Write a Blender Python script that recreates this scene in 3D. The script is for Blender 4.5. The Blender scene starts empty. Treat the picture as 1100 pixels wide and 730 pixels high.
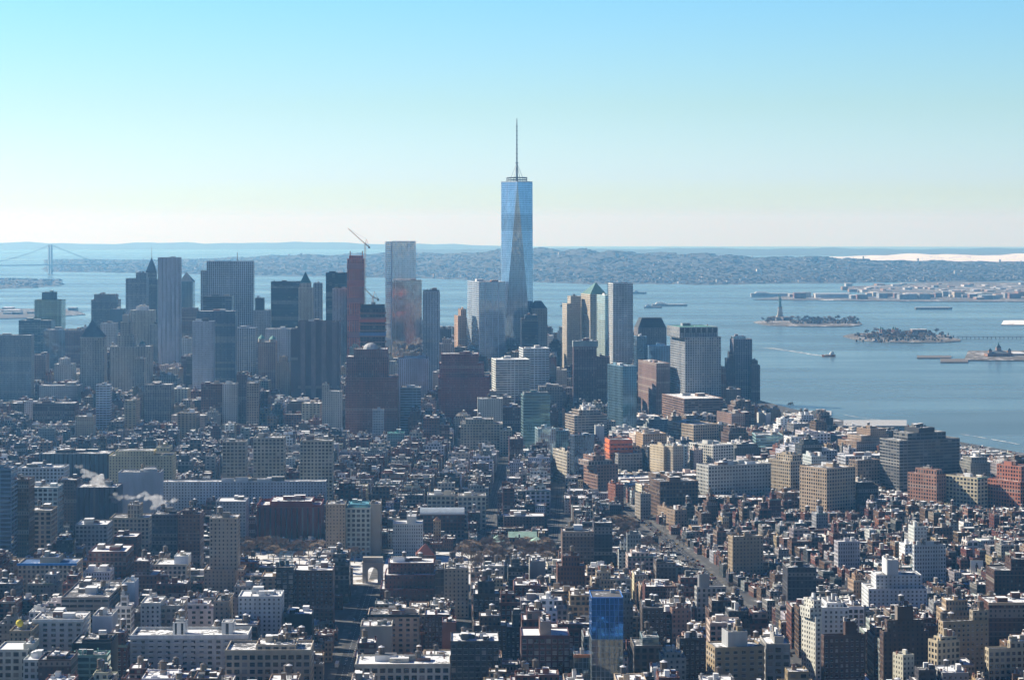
import bpy, bmesh, math, random
import numpy as np
from mathutils import Vector, Matrix
R = math.radians
sc = bpy.context.scene
COL = sc.collection
# ------------------------------------------------------------------ camera
F, CX, CY, HC = 2505.0, 550.0, 240.6, 336.5      # focal length and eye level measured from the photograph (1100 px wide)
cd = bpy.data.cameras.new("camera"); cam = bpy.data.objects.new("camera", cd); COL.objects.link(cam)
cam.location = (0, 0, HC); cam.rotation_euler = (R(90), 0, 0)
cd.sensor_width = 36; cd.lens = 36 * F / 1100; cd.shift_y = -(365 - CY) / 1100
cd.clip_start = 5; cd.clip_end = 200000
sc.camera = cam
# ------------------------------------------------------------------ sky, sun, exposure
SUN_AZ, SUN_EL = -61.0, 34.0                     # degrees left of the view, above the horizon
SKY_STRENGTH, SUN_STRENGTH = 0.083, 5.0
wd = bpy.data.worlds.new("World"); sc.world = wd; wd.use_nodes = True
wn = wd.node_tree; wn.nodes.clear()
sky = wn.nodes.new("ShaderNodeTexSky"); sky.sky_type = 'NISHITA'; sky.sun_disc = False
sky.sun_elevation = R(SUN_EL); sky.sun_rotation = R(SUN_AZ)
sky.altitude = 300; sky.air_density = 1.0; sky.dust_density = 0.6; sky.ozone_density = 2.0
bg = wn.nodes.new("ShaderNodeBackground"); bg.inputs[1].default_value = SKY_STRENGTH
wo = wn.nodes.new("ShaderNodeOutputWorld")
tc = wn.nodes.new("ShaderNodeTexCoord"); sx = wn.nodes.new("ShaderNodeSeparateXYZ"); wn.links.new(tc.outputs["Generated"], sx.inputs[0])
cr = wn.nodes.new("ShaderNodeValToRGB"); mx = wn.nodes.new("ShaderNodeMix"); mx.data_type = 'RGBA'; mx.blend_type = 'MULTIPLY'; mx.inputs[0].default_value = 1
for e_ in list(cr.color_ramp.elements)[:-1]: cr.color_ramp.elements.remove(e_)
cr.color_ramp.elements[0].position = 0; cr.color_ramp.elements[0].color = (1.13, 1.28, .85, 1)      # clear winter air: cream at the horizon, cyan and then deep blue above
for p_, c_ in ((.008, (.94, 1.22, 1.3)), (.02, (.86, 1.12, 1.58)), (.05, (.745, 1.0, 1.2)), (.1, (.575, .99, 1.26)), (.16, (.28, .53, .9)), (.25, (.11, .24, .58)), (.6, (.06, .15, .4))): cr.color_ramp.elements.new(p_).color = (*c_, 1)
wn.links.new(sx.outputs[2], cr.inputs[0]); wn.links.new(sky.outputs[0], mx.inputs[6]); wn.links.new(cr.outputs[0], mx.inputs[7])
wn.links.new(mx.outputs[2], bg.inputs[0]); wn.links.new(bg.outputs[0], wo.inputs[0])
sd = bpy.data.lights.new("sun", 'SUN'); sd.energy = SUN_STRENGTH; sd.angle = R(0.53); sd.color = (1.0, 0.94, 0.82)
sun = bpy.data.objects.new("sun", sd); COL.objects.link(sun)
_d = Vector((math.sin(R(SUN_AZ)) * math.cos(R(SUN_EL)), math.cos(R(SUN_AZ)) * math.cos(R(SUN_EL)), math.sin(R(SUN_EL))))
sun.rotation_euler = _d.to_track_quat('Z', 'Y').to_euler()
vs = sc.view_settings; vs.view_transform = 'Standard'; vs.look = 'None'; vs.gamma = 1.0; vs.exposure = 0.62; vs.use_curve_mapping = False
sc.render.film_transparent = False
cy = sc.cycles; cy.max_bounces = 5; cy.diffuse_bounces = 2; cy.glossy_bounces = 3; cy.volume_bounces = 1; cy.transparent_max_bounces = 8
cy.use_denoising = True; cy.caustics_reflective = False; cy.caustics_refractive = False
# ------------------------------------------------------------------ helpers
RE = 7.4e6                                       # earth radius with refraction, metres
rng = random.Random(7)
def drop(x, y): return (x * x + y * y) / (2 * RE)
def PX(px, Y): return (px - CX) / F * Y
def PZ(py, Y): return HC - (py - CY) * Y / F
def GY(py, z=3.0):                               # distance at which the ground shows at photo row py
    Y = 3000.0
    for _ in range(30): Y = (HC - z + Y * Y / (2 * RE)) * F / (py - CY)
    return Y
MAT = {}
def nodemat(name):
    m = bpy.data.materials.new(name); m.use_nodes = True; MAT[name] = m
    return m, m.node_tree, m.node_tree.nodes["Principled BSDF"]
class NT:
    def __init__(s, nt): s.nt = nt
    def n(s, t, **k):
        nd = s.nt.nodes.new(t)
        for a, b in k.items(): setattr(nd, a, b)
        return nd
    def l(s, a, b): s.nt.links.new(a, b)
    def put(s, sock, v):
        if hasattr(v, 'is_output'): s.l(v, sock)
        else: sock.default_value = v
    def math(s, op, a, b=None, c=None, clamp=False):
        nd = s.n("ShaderNodeMath", operation=op, use_clamp=clamp); s.put(nd.inputs[0], a)
        if b is not None: s.put(nd.inputs[1], b)
        if c is not None: s.put(nd.inputs[2], c)
        return nd.outputs[0]
    def mix(s, f, a, b, mode='MIX'):
        nd = s.n("ShaderNodeMix", data_type='RGBA', blend_type=mode); s.put(nd.inputs[0], f); s.put(nd.inputs[6], a); s.put(nd.inputs[7], b)
        return nd.outputs[2]
    def noise(s, vec, scale, detail=3, rough=.55):
        nd = s.n("ShaderNodeTexNoise"); nd.inputs["Scale"].default_value = scale; nd.inputs["Detail"].default_value = detail; nd.inputs["Roughness"].default_value = rough
        if vec is not None: s.l(vec, nd.inputs["Vector"])
        return nd.outputs["Fac"]
    def ramp(s, f, pts, interp='LINEAR'):
        nd = s.n("ShaderNodeValToRGB"); cr = nd.color_ramp; cr.interpolation = interp
        while len(cr.elements) < len(pts): cr.elements.new(.5)
        for e, (p, c) in zip(cr.elements, pts): e.position = p; e.color = (*c, 1) if len(c) == 3 else c
        s.put(nd.inputs[0], f)
        return nd.outputs[0]
    def pos(s): return s.n("ShaderNodeNewGeometry").outputs["Position"]
    def mapped(s, vec, scale):
        nd = s.n("ShaderNodeMapping"); nd.inputs["Scale"].default_value = scale; s.l(vec, nd.inputs[0]); return nd.outputs[0]
    def remap(s, v, a, b, c, d):
        nd = s.n("ShaderNodeMapRange"); s.put(nd.inputs[0], v)
        for i, q in enumerate((a, b, c, d)): nd.inputs[i + 1].default_value = q
        return nd.outputs[0]
def plain(name, col, rough=.8, metal=0.0, spec=.3, var=.25, scale=.05):
    m, nt, b = nodemat(name); t = NT(nt)
    f = t.remap(t.noise(t.pos(), scale), .3, .7, 1 - var, 1 + var)
    v = t.n("ShaderNodeCombineXYZ")
    for i in range(3): t.l(f, v.inputs[i])
    t.l(t.mix(1.0, (*col, 1), v.outputs[0], 'MULTIPLY'), b.inputs["Base Color"])
    b.inputs["Roughness"].default_value = rough; b.inputs["Metallic"].default_value = metal; b.inputs["Specular IOR Level"].default_value = spec
    return m
def cellmask(t):
    uv = t.n("ShaderNodeUVMap"); uv.uv_map = "UVMap"; s = t.n("ShaderNodeSeparateXYZ"); t.l(uv.outputs[0], s.inputs[0])
    w = t.n("ShaderNodeAttribute", attribute_name="win"); ws = t.n("ShaderNodeSeparateXYZ"); t.l(w.outputs["Vector"], ws.inputs[0])
    u, v = s.outputs[0], s.outputs[1]
    fu = t.math('ABSOLUTE', t.math('SUBTRACT', t.math('FRACT', u), .5)); fv = t.math('ABSOLUTE', t.math('SUBTRACT', t.math('FRACT', v), .5))
    mu = t.math('LESS_THAN', fu, t.math('MULTIPLY', ws.outputs[0], .5)); mv = t.math('LESS_THAN', fv, t.math('MULTIPLY', ws.outputs[1], .5))
    j = t.n("ShaderNodeCombineXYZ"); t.l(t.math('FLOOR', u), j.inputs[0]); t.l(ws.outputs[2], j.inputs[1]); wj = t.n("ShaderNodeTexWhiteNoise", noise_dimensions='3D'); t.l(j.outputs[0], wj.inputs["Vector"])
    mu = t.math('LESS_THAN', fu, t.math('MULTIPLY', ws.outputs[0], t.remap(wj.outputs["Value"], 0, 1, .36, .54)))
    c = t.n("ShaderNodeCombineXYZ"); t.l(t.math('FLOOR', u), c.inputs[0]); t.l(t.math('FLOOR', v), c.inputs[1]); t.l(ws.outputs[2], c.inputs[2])
    wn_ = t.n("ShaderNodeTexWhiteNoise", noise_dimensions='3D'); t.l(c.outputs[0], wn_.inputs["Vector"])
    return t.math('MULTIPLY', mu, mv), wn_.outputs["Value"], wn_.outputs["Color"], ws.outputs
def tinted(t, amp=.22, sc_=.03):
    a = t.n("ShaderNodeAttribute", attribute_name="tint")
    p = t.pos()
    f = t.math('MULTIPLY', t.remap(t.noise(t.mapped(p, (1, 1, .35)), sc_, 4), .3, .7, 1 - amp, 1 + amp), t.remap(t.noise(t.mapped(p, (1, 1, .12)), .25, 2), .3, .7, .9, 1.1))
    v = t.n("ShaderNodeCombineXYZ")
    for i in range(3): t.l(f, v.inputs[i])
    return t.mix(1.0, a.outputs["Color"], v.outputs[0], 'MULTIPLY')
# masonry wall with window openings in its own UV cells
m, nt, b = nodemat("masonry_facade"); t = NT(nt)
mask, rv, rc, ws = cellmask(t); base = tinted(t, .3)
uvn = t.n("ShaderNodeUVMap"); uvn.uv_map = "UVMap"; us = t.n("ShaderNodeSeparateXYZ"); t.l(uvn.outputs[0], us.inputs[0])
fl = t.n("ShaderNodeCombineXYZ"); t.l(t.math('FLOOR', us.outputs[1]), fl.inputs[0]); t.l(ws[2], fl.inputs[1]); fw = t.n("ShaderNodeTexWhiteNoise", noise_dimensions='3D'); t.l(fl.outputs[0], fw.inputs["Vector"])   # some storeys and string courses of paler stone
crs = t.math('LESS_THAN', t.math('FRACT', us.outputs[1]), .09)
base = t.mix(t.math('MULTIPLY', t.math('MAXIMUM', t.math('GREATER_THAN', fw.outputs["Value"], .9), t.math('MULTIPLY', crs, t.math('GREATER_THAN', fw.outputs["Value"], .6))), .3), base, (.55, .52, .46, 1))
gl = t.ramp(rv, [(0, (.006, .008, .013)), (.5, (.015, .019, .028)), (.88, (.035, .04, .05)), (.9, (.13, .12, .11)), (1, (.24, .23, .21))])
t.l(t.mix(mask, base, gl), b.inputs["Base Color"])
t.l(t.math('MULTIPLY_ADD', mask, -.7, .85), b.inputs["Roughness"]); b.inputs["Specular IOR Level"].default_value = .3
# curtain wall glass: panes of slightly different tilt between mullions
m, nt, b = nodemat("curtain_glass"); t = NT(nt)
mask, rv, rc, ws = cellmask(t); base = tinted(t, .12)
pane = t.mix(t.remap(rv, 0, 1, 0, .35), base, (.03, .04, .05, 1))
mul = t.mix(.15, base, (.3, .32, .34, 1))
t.l(t.mix(mask, mul, pane), b.inputs["Base Color"])
t.l(t.math('MULTIPLY_ADD', mask, -.41, .45), b.inputs["Roughness"]); t.l(t.math('MULTIPLY', mask, .72), b.inputs["Metallic"])
g = t.n("ShaderNodeNewGeometry"); vm = t.n("ShaderNodeVectorMath", operation='SUBTRACT'); t.l(rc, vm.inputs[0]); vm.inputs[1].default_value = (.5, .5, .5)
v2 = t.n("ShaderNodeVectorMath", operation='SCALE'); t.l(vm.outputs[0], v2.inputs[0]); v2.inputs[3].default_value = .007
v3 = t.n("ShaderNodeVectorMath", operation='ADD'); t.l(g.outputs["Normal"], v3.inputs[0]); t.l(v2.outputs[0], v3.inputs[1])
v4 = t.n("ShaderNodeVectorMath", operation='NORMALIZE'); t.l(v3.outputs[0], v4.inputs[0]); t.l(v4.outputs[0], b.inputs["Normal"])
# roof felt with snow lying in patches
m, nt, b = nodemat("roof_felt"); t = NT(nt)
base = tinted(t, .3, .12); w = t.n("ShaderNodeAttribute", attribute_name="win"); s_ = t.n("ShaderNodeSeparateXYZ"); t.l(w.outputs["Vector"], s_.inputs[0])
p = t.pos(); nz = t.math('MULTIPLY_ADD', t.noise(p, .07, 4), .55, t.math('MULTIPLY', t.noise(p, .35, 3), .45))
sm = t.remap(t.math('ADD', nz, t.math('MULTIPLY_ADD', s_.outputs[0], .6, -.8)), -.02, .02, 0, 1)
t.l(t.mix(sm, base, (.82, .83, .84, 1)), b.inputs["Base Color"]); b.inputs["Roughness"].default_value = .8; b.inputs["Specular IOR Level"].default_value = .3
# plain tinted surface
m, nt, b = nodemat("tinted"); t = NT(nt); t.l(tinted(t, .15, .2), b.inputs["Base Color"]); b.inputs["Roughness"].default_value = .75; b.inputs["Specular IOR Level"].default_value = .3
m, nt, b = nodemat("window_pane"); t = NT(nt); t.l(tinted(t, .3, .2), b.inputs["Base Color"]); b.inputs["Roughness"].default_value = .12
m, nt, b = nodemat("steel"); t = NT(nt); t.l(tinted(t, .15, .2), b.inputs["Base Color"]); b.inputs["Roughness"].default_value = .45; b.inputs["Metallic"].default_value = .5
plain("snow", (.82, .83, .85), .7, var=.08)
plain("asphalt", (.05, .05, .053), .85, var=.3)
plain("paving", (.11, .107, .1), .85, var=.6, scale=.15)
plain("paint_white", (.75, .75, .73), .6)
plain("bark", (.1, .08, .065), .9, scale=1.0)
plain("twig", (.27, .2, .15), .9, scale=.3)
plain("copper_green", (.06, .16, .155), .65)
# street level: dark asphalt, pale pavements, old snow
m, nt, b = nodemat("city_ground"); t = NT(nt); p = t.pos()
t.l(t.ramp(t.noise(p, .045, 5, .65), [(0, (.045, .045, .05)), (.58, (.07, .07, .07)), (.63, (.2, .2, .2)), (.68, (.6, .61, .63)), (1, (.8, .8, .82))]), b.inputs["Base Color"]); b.inputs["Roughness"].default_value = .85
# snowy park lawn with paths
m, nt, b = nodemat("snowy_lawn"); t = NT(nt); p = t.pos()
t.l(t.ramp(t.noise(p, .06, 4), [(0, (.12, .1, .08)), (.38, (.25, .22, .18)), (.46, (.7, .7, .7)), (1, (.82, .83, .84))]), b.inputs["Base Color"]); b.inputs["Roughness"].default_value = .8
# far shores: winter woods, houses and snow in streaks
def shore(name, woods, snow, cover, scale=.004):
    m, nt, b = nodemat(name); t = NT(nt); p = t.pos()
    n1 = t.noise(t.mapped(p, (1, .45, 1)), scale, 6, .7); n2 = t.noise(p, scale * 5, 4, .7)
    f = t.math('MULTIPLY_ADD', n1, .55, t.math('MULTIPLY', n2, .45))
    t.l(t.ramp(f, [(0, woods), (cover - .09, tuple(1.5 * q for q in woods)), (cover - .02, (.16, .15, .14)), (cover + .02, snow), (1, snow)]), b.inputs["Base Color"]); b.inputs["Roughness"].default_value = .9
shore("wooded_shore", (.036, .036, .034), (.36, .36, .38), .63, .012)
shore("island_ground", (.07, .058, .045), (.62, .62, .63), .56, .012)
shore("harbour_yard", (.07, .065, .06), (.75, .76, .78), .58, .008)
shore("snow_flat", (.16, .16, .16), (.78, .79, .8), .43, .0035)
shore("blue_ridge", (.04, .045, .04), (.2, .2, .2), .75, .002)
# water
m, nt, b = nodemat("harbour_water"); t = NT(nt); p = t.pos()
f = t.noise(t.mapped(p, (.35, 1.3, 1)), .0035, 6, .65)
t.l(t.ramp(f, [(.3, (.085, .13, .14)), (.7, (.13, .185, .195))]), b.inputs["Base Color"])
t.l(t.remap(t.noise(t.mapped(p, (.25, 1, 1)), .002, 5, .6), .3, .7, .16, .34), b.inputs["Roughness"]); b.inputs["IOR"].default_value = 1.33
bp = t.n("ShaderNodeBump"); bp.inputs["Strength"].default_value = .35; bp.inputs["Distance"].default_value = 2.0
t.l(t.noise(t.mapped(p, (.6, 1.2, 1)), .03, 5, .7), bp.inputs["Height"]); t.l(bp.outputs[0], b.inputs["Normal"])

STY = {  # material, bay width, storey height, window share of bay, of storey
 'punch': ("masonry_facade", 3.4, 3.3, .42, .5), 'loft': ("masonry_facade", 3.9, 4.0, .62, .6), 'row': ("masonry_facade", 2.3, 3.4, .45, .55),
 'ribbon': ("masonry_facade", 6, 3.9, 1.0, .48), 'ribbon2': ("masonry_facade", 6, 4.2, 1.0, .3), 'vert': ("masonry_facade", 2.8, 3.8, .5, .78), 'grid': ("masonry_facade", 4.2, 3.9, .68, .62),
 'vert2': ("masonry_facade", 5.5, 80, .35, 1.0), 'blank': ("masonry_facade", 50, 50, 0, 0), 'pairs': ("masonry_facade", 5.6, 3.7, .5, .5), 'glass': ("curtain_glass", 3.0, 4.0, .94, .92), 'bands': ("curtain_glass", 12, 4.0, 1.0, .62),
 'big': ("masonry_facade", 5.2, 4.6, .68, .62), 'dense': ("masonry_facade", 2.4, 3.6, .5, .55)}
class Acc:
    """collects faces with their tint, window share and UV cells"""
    def __init__(s): s.v = []; s.f = []; s.uv = []; s.t = []; s.w = []; s.m = []
    def face(s, pts, mat, tint, win=(0, 0, 0), uv=None):
        k = len(s.v); s.v.extend(pts); s.f.append(tuple(range(k, k + len(pts)))); s.uv.extend(uv or [(0, 0)] * len(pts)); s.t.append(tint); s.w.append(win); s.m.append(mat)
    def walls(s, pts, z0, z1, sty, tint, seed=0.0, pts2=None, faces=None):
        mat, pu, pv, ww, wh = STY[sty]; n = len(pts); q = pts2 or pts
        for i in range(n):
            if faces is not None and i not in faces: continue
            a, c = pts[i], pts[(i + 1) % n]; a2, c2 = q[i], q[(i + 1) % n]
            L = math.hypot(c[0] - a[0], c[1] - a[1]); nu = max(1, round(L / pu)); nv = max(1, round((z1 - z0) / pv)) if pv < 55 else 1
            s.face([(a[0], a[1], z0), (c[0], c[1], z0), (c2[0], c2[1], z1), (a2[0], a2[1], z1)], mat, tint, (ww, wh, seed + i), [(0, 0), (nu, 0), (nu, nv), (0, nv)])
    def cap(s, pts, z, mat, tint, snow=0.0): s.face([(p[0], p[1], z) for p in pts], mat, tint, (snow, 0, 0))
    def box(s, pts, z0, z1, sty, tint, top="tinted", ttint=None, snow=0.0, seed=0.0):
        s.walls(pts, z0, z1, sty, tint, seed); s.cap(pts, z1, top, ttint or tint, snow)
    def solid(s, pts, z0, z1, mat, tint, bottom=False):
        n = len(pts)
        for i in range(n):
            a, c = pts[i], pts[(i + 1) % n]; s.face([(a[0], a[1], z0), (c[0], c[1], z0), (c[0], c[1], z1), (a[0], a[1], z1)], mat, tint)
        s.face([(p[0], p[1], z1) for p in pts], mat, tint)
        if bottom: s.face([(p[0], p[1], z0) for p in reversed(pts)], mat, tint)
    def cone(s, pts, z0, apex, mat, tint):
        n = len(pts)
        for i in range(n): s.face([(*pts[i], z0), (*pts[(i + 1) % n], z0), apex], mat, tint)
    def taper(s, pts, z0, pts2, z1, mat, tint, cap=True):
        n = len(pts)
        for i in range(n):
            j = (i + 1) % n; s.face([(*pts[i], z0), (*pts[j], z0), (*pts2[j], z1), (*pts2[i], z1)], mat, tint)
        if cap: s.face([(*p, z1) for p in pts2], mat, tint)
    def rod(s, a, b, r, mat, tint, r2=None, n=4):
        a, b = Vector(a), Vector(b); d = (b - a).normalized(); u = d.orthogonal().normalized(); w = d.cross(u); r2 = r if r2 is None else r2
        A = [a + (u * math.cos(6.2832 * (i + .5) / n) + w * math.sin(6.2832 * (i + .5) / n)) * r for i in range(n)]
        B = [b + (u * math.cos(6.2832 * (i + .5) / n) + w * math.sin(6.2832 * (i + .5) / n)) * r2 for i in range(n)]
        for i in range(n):
            j = (i + 1) % n; s.face([tuple(A[i]), tuple(A[j]), tuple(B[j]), tuple(B[i])], mat, tint)
        s.face([tuple(q) for q in B], mat, tint); s.face([tuple(q) for q in reversed(A)], mat, tint)
    def mesh(s, name):
        me = bpy.data.meshes.new(name); nv = len(s.v); nl = sum(len(f) for f in s.f); nf = len(s.f)
        me.vertices.add(nv); me.vertices.foreach_set("co", np.array(s.v, np.float32).ravel())
        me.loops.add(nl); me.loops.foreach_set("vertex_index", np.arange(nl, dtype=np.int32))
        cnt = np.array([len(f) for f in s.f], np.int32)
        me.polygons.add(nf); me.polygons.foreach_set("loop_start", np.concatenate([[0], np.cumsum(cnt)[:-1]]).astype(np.int32))
        names = sorted(set(s.m))
        for q in names: me.materials.append(MAT[q])
        ix = {q: i for i, q in enumerate(names)}
        me.polygons.foreach_set("material_index", np.array([ix[q] for q in s.m], np.int32))
        me.update(calc_edges=True)
        uv = me.uv_layers.new(name="UVMap"); uv.data.foreach_set("uv", np.array(s.uv, np.float32).ravel())
        a = me.attributes.new("tint", 'FLOAT_COLOR', 'FACE'); a.data.foreach_set("color", np.array([(*q, 1.0) for q in s.t], np.float32).ravel())
        a = me.attributes.new("win", 'FLOAT_VECTOR', 'FACE'); a.data.foreach_set("vector", np.array(s.w, np.float32).ravel())
        return me
def link(name, me, parent=None, loc=None):
    o = bpy.data.objects.new(name, me); COL.objects.link(o)
    if parent: o.parent = parent
    if loc is not None: o.location = loc
    return o
def obj(name, acc, parent=None, origin=None):
    """ONE mesh object; the vertices are given in world space and stored about the parent's base (or origin)"""
    o0 = parent.location if parent and parent.type == 'EMPTY' else (origin or None)
    if parent and parent.type != 'EMPTY': o0 = parent.parent.location if parent.parent else parent.location
    if o0 is not None: acc.v = [(p[0] - o0[0], p[1] - o0[1], p[2] - o0[2]) for p in acc.v]
    o = link(name, acc.mesh(name), parent)
    if origin and not parent: o.location = origin
    return o
def tag(o, label=None, cat=None, group=None, kind=None):
    if label: o["label"] = label
    if cat: o["category"] = cat
    if group: o["group"] = group
    if kind: o["kind"] = kind
    return o
def empty(name, loc, label, cat, group=None):
    o = bpy.data.objects.new(name, None); COL.objects.link(o); o.location = loc; o.empty_display_size = 1
    return tag(o, label, cat, group)
def rect(cx, cy, w, d, rot=0.0):
    c, s = math.cos(rot), math.sin(rot)
    return [(cx + a * c - b * s, cy + a * s + b * c) for a, b in ((-w / 2, -d / 2), (w / 2, -d / 2), (w / 2, d / 2), (-w / 2, d / 2))]
def inset(pts, k):
    cx = sum(p[0] for p in pts) / len(pts); cy = sum(p[1] for p in pts) / len(pts); out = []
    for p in pts:
        L = math.hypot(p[0] - cx, p[1] - cy); f = max(.05, (L - k * 1.414) / L); out.append((cx + (p[0] - cx) * f, cy + (p[1] - cy) * f))
    return out
def ngon(cx, cy, r, n, a0=0.0): return [(cx + r * math.cos(a0 + 6.28318 * i / n), cy + r * math.sin(a0 + 6.28318 * i / n)) for i in range(n)]

# ------------------------------------------------------------------ the setting: water and land
def disc_water():
    rad = [0, 300]
    while rad[-1] < 82000: rad.append(rad[-1] * 1.035 + 8)
    na = 300; v = [(0, 0, 0)]; f = []
    for r in rad[1:]:
        for i in range(na):
            a = 6.2831853 * i / na; v.append((r * math.cos(a), r * math.sin(a), -r * r / (2 * RE)))
    for i in range(na): f.append((0, 1 + i, 1 + (i + 1) % na))
    for k in range(len(rad) - 2):
        b0, b1 = 1 + k * na, 1 + (k + 1) * na
        for i in range(na): j = (i + 1) % na; f.append((b0 + i, b1 + i, b1 + j, b0 + j))
    me = bpy.data.meshes.new("water"); me.from_pydata(v, [], f); me.materials.append(MAT["harbour_water"])
    for p in me.polygons: p.use_smooth = True
    return tag(link("water", me), kind="structure")
disc_water()
MAN = [(-3400, -2500), (1700, -2500), (1500, 0), (1060, 2000), (772, 3250), (655, 3600), (560, 3908), (494, 4202), (440, 4500), (235, 5000), (60, 5500), (-200, 5850), (-451, 5908), (-800, 5500), (-1225, 4811), (-1700, 4300), (-2900, 3800), (-3400, 3000)]
def poly_offset(P, k):
    n = len(P); out = []
    for i in range(n):
        a, b, c = Vector(P[i - 1]), Vector(P[i]), Vector(P[(i + 1) % n]); e1 = (b - a).normalized(); e2 = (c - b).normalized()
        n1 = Vector((-e1.y, e1.x)); n2 = Vector((-e2.y, e2.x)); m = (n1 + n2).normalized(); out.append(tuple(b + m * (k / max(.5, m.dot(n1)))))
    return out
def inside(P, x, y):
    r = False; n = len(P); j = n - 1
    for i in range(n):
        (xi, yi), (xj, yj) = P[i], P[j]
        if (yi > y) != (yj > y) and x < (xj - xi) * (y - yi) / (yj - yi) + xi: r = not r
        j = i
    return r
def polydist(P, x, y):
    best = 1e9; n = len(P)
    for i in range(n):
        (ax, ay), (bx, by) = P[i - 1], P[i]; dx, dy = bx - ax, by - ay; tt = max(0, min(1, ((x - ax) * dx + (y - ay) * dy) / (dx * dx + dy * dy)))
        best = min(best, math.hypot(x - ax - tt * dx, y - ay - tt * dy))
    return best
def gz(x, y):
    if not inside(MAN, x, y): return 2.5 - drop(x, y)
    return 2.5 + 5.5 * min(1, polydist(MAN, x, y) / 220) - drop(x, y)
def landform(name, P, z, mat, rim=60, rise=4, edge="paving", sub=0):
    """an island or shore: seawall, sloping rim, and a gently domed top"""
    P2 = poly_offset(P, rim); bm = bmesh.new()
    A = [bm.verts.new((x, y, -4 - drop(x, y))) for x, y in P]; B = [bm.verts.new((x, y, z - drop(x, y))) for x, y in P]; C = [bm.verts.new((x, y, z + rise - drop(x, y))) for x, y in P2]
    n = len(P)
    for i in range(n):
        j = (i + 1) % n; bm.faces.new((A[i], A[j], B[j], B[i])).material_index = 1; bm.faces.new((B[i], B[j], C[j], C[i]))
    f = bm.faces.new(C); r = bmesh.ops.triangulate(bm, faces=[f])
    if sub:
        for _ in range(sub): bmesh.ops.subdivide_edges(bm, edges=list({e for q in bm.faces if len(q.verts) == 3 for e in q.edges if all(len(g.verts) == 3 for g in e.link_faces)}), cuts=1, use_grid_fill=True)
        for v in bm.verts:
            if v.co.z > z + .1 * rise - drop(v.co.x, v.co.y) - 1 and v not in A and v not in B: v.co.z = z + rise - drop(v.co.x, v.co.y)
    me = bpy.data.meshes.new(name); bm.to_mesh(me); bm.free(); me.materials.append(MAT[mat]); me.materials.append(MAT[edge])
    return tag(link(name, me), kind="structure")
landform("ground", MAN, 2.5, "city_ground", 220, 5.5, sub=4)
def gp(px, py, z=2.0): Y = GY(py, z); return (PX(px, Y), Y)
def hills(name, poly_px, crest, mat, depth, nx=90, ny=26, seed=1, rough=.25):
    """land rising from a shore line (photo columns with distance) to a crest profile [(px, height)]"""
    rr = random.Random(seed); ph = [rr.uniform(0, 6.28) for _ in range(12)]
    pxs = [p[0] for p in poly_px]; Ys = [p[1] for p in poly_px]; cp = [c[0] for c in crest]; ch = [c[1] for c in crest]
    v = []; f = []
    for i in range(nx + 1):
        px = pxs[0] + (pxs[-1] - pxs[0]) * i / nx; Y0 = float(np.interp(px, pxs, Ys)); h = float(np.interp(px, cp, ch))
        h *= 1 + rough * (.5 * math.sin(px * .021 + ph[0]) + .3 * math.sin(px * .055 + ph[1]) + .2 * math.sin(px * .13 + ph[2]))
        Y0 *= 1 + .004 * math.sin(px * .05 + ph[3]) + .003 * math.sin(px * .16 + ph[4])
        for j in range(ny + 1):
            s = j / ny; Y = Y0 + depth * s; x = PX(px, Y)
            e = 2.5 + h * (math.sin(min(1, s * 1.15) * 1.57) ** 1.3) * (1 + .18 * math.sin(px * .04 + j * .9 + ph[5]) + .12 * math.sin(px * .11 - j * 1.3 + ph[6]))
            if s > .85: e *= (1 - s) / .15 * .5 + .5
            if j == 0: e = -6
            if j == ny: e = -6
            v.append((x, Y, e - drop(x, Y)))
    for i in range(nx):
        for j in range(ny):
            a = i * (ny + 1) + j; f.append((a, a + ny + 1, a + ny + 2, a + 1))
    me = bpy.data.meshes.new(name); me.from_pydata(v, [], f); me.materials.append(MAT[mat])
    for p in me.polygons: p.use_smooth = True
    return tag(link(name, me), kind="structure")
hills("hills", [(50, 17200), (120, 17000), (250, 16000), (400, 15300), (520, 14400), (620, 13500), (760, 13300), (860, 13600), (1250, 14500)],
      [(50, 18), (200, 30), (330, 75), (440, 95), (560, 125), (660, 120), (760, 105), (880, 70), (1000, 45), (1250, 35)], "wooded_shore", 6500, 140, 30, 3, .12)
hills("hills", [(-500, 12100), (-60, 12400), (30, 12500), (66, 13100)], [(-500, 40), (0, 30), (45, 16), (66, 4)], "wooded_shore", 1500, 40, 10, 5)
hills("hills", [(-600, 42000), (100, 41500), (420, 42500), (545, 43500)], [(-600, 110), (80, 105), (300, 112), (440, 95), (545, 40)], "blue_ridge", 4000, 60, 8, 8, .08)
hills("hills", [(880, 22300), (960, 21900), (1250, 21500)], [(880, 20), (960, 45), (1090, 52), (1250, 50)], "snow_flat", 4200, 60, 12, 11, .1)
hills("hills", [(430, 30000), (700, 29000), (1250, 28500)], [(430, 40), (700, 55), (1250, 60)], "blue_ridge", 6000, 60, 10, 12, .1)
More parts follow.
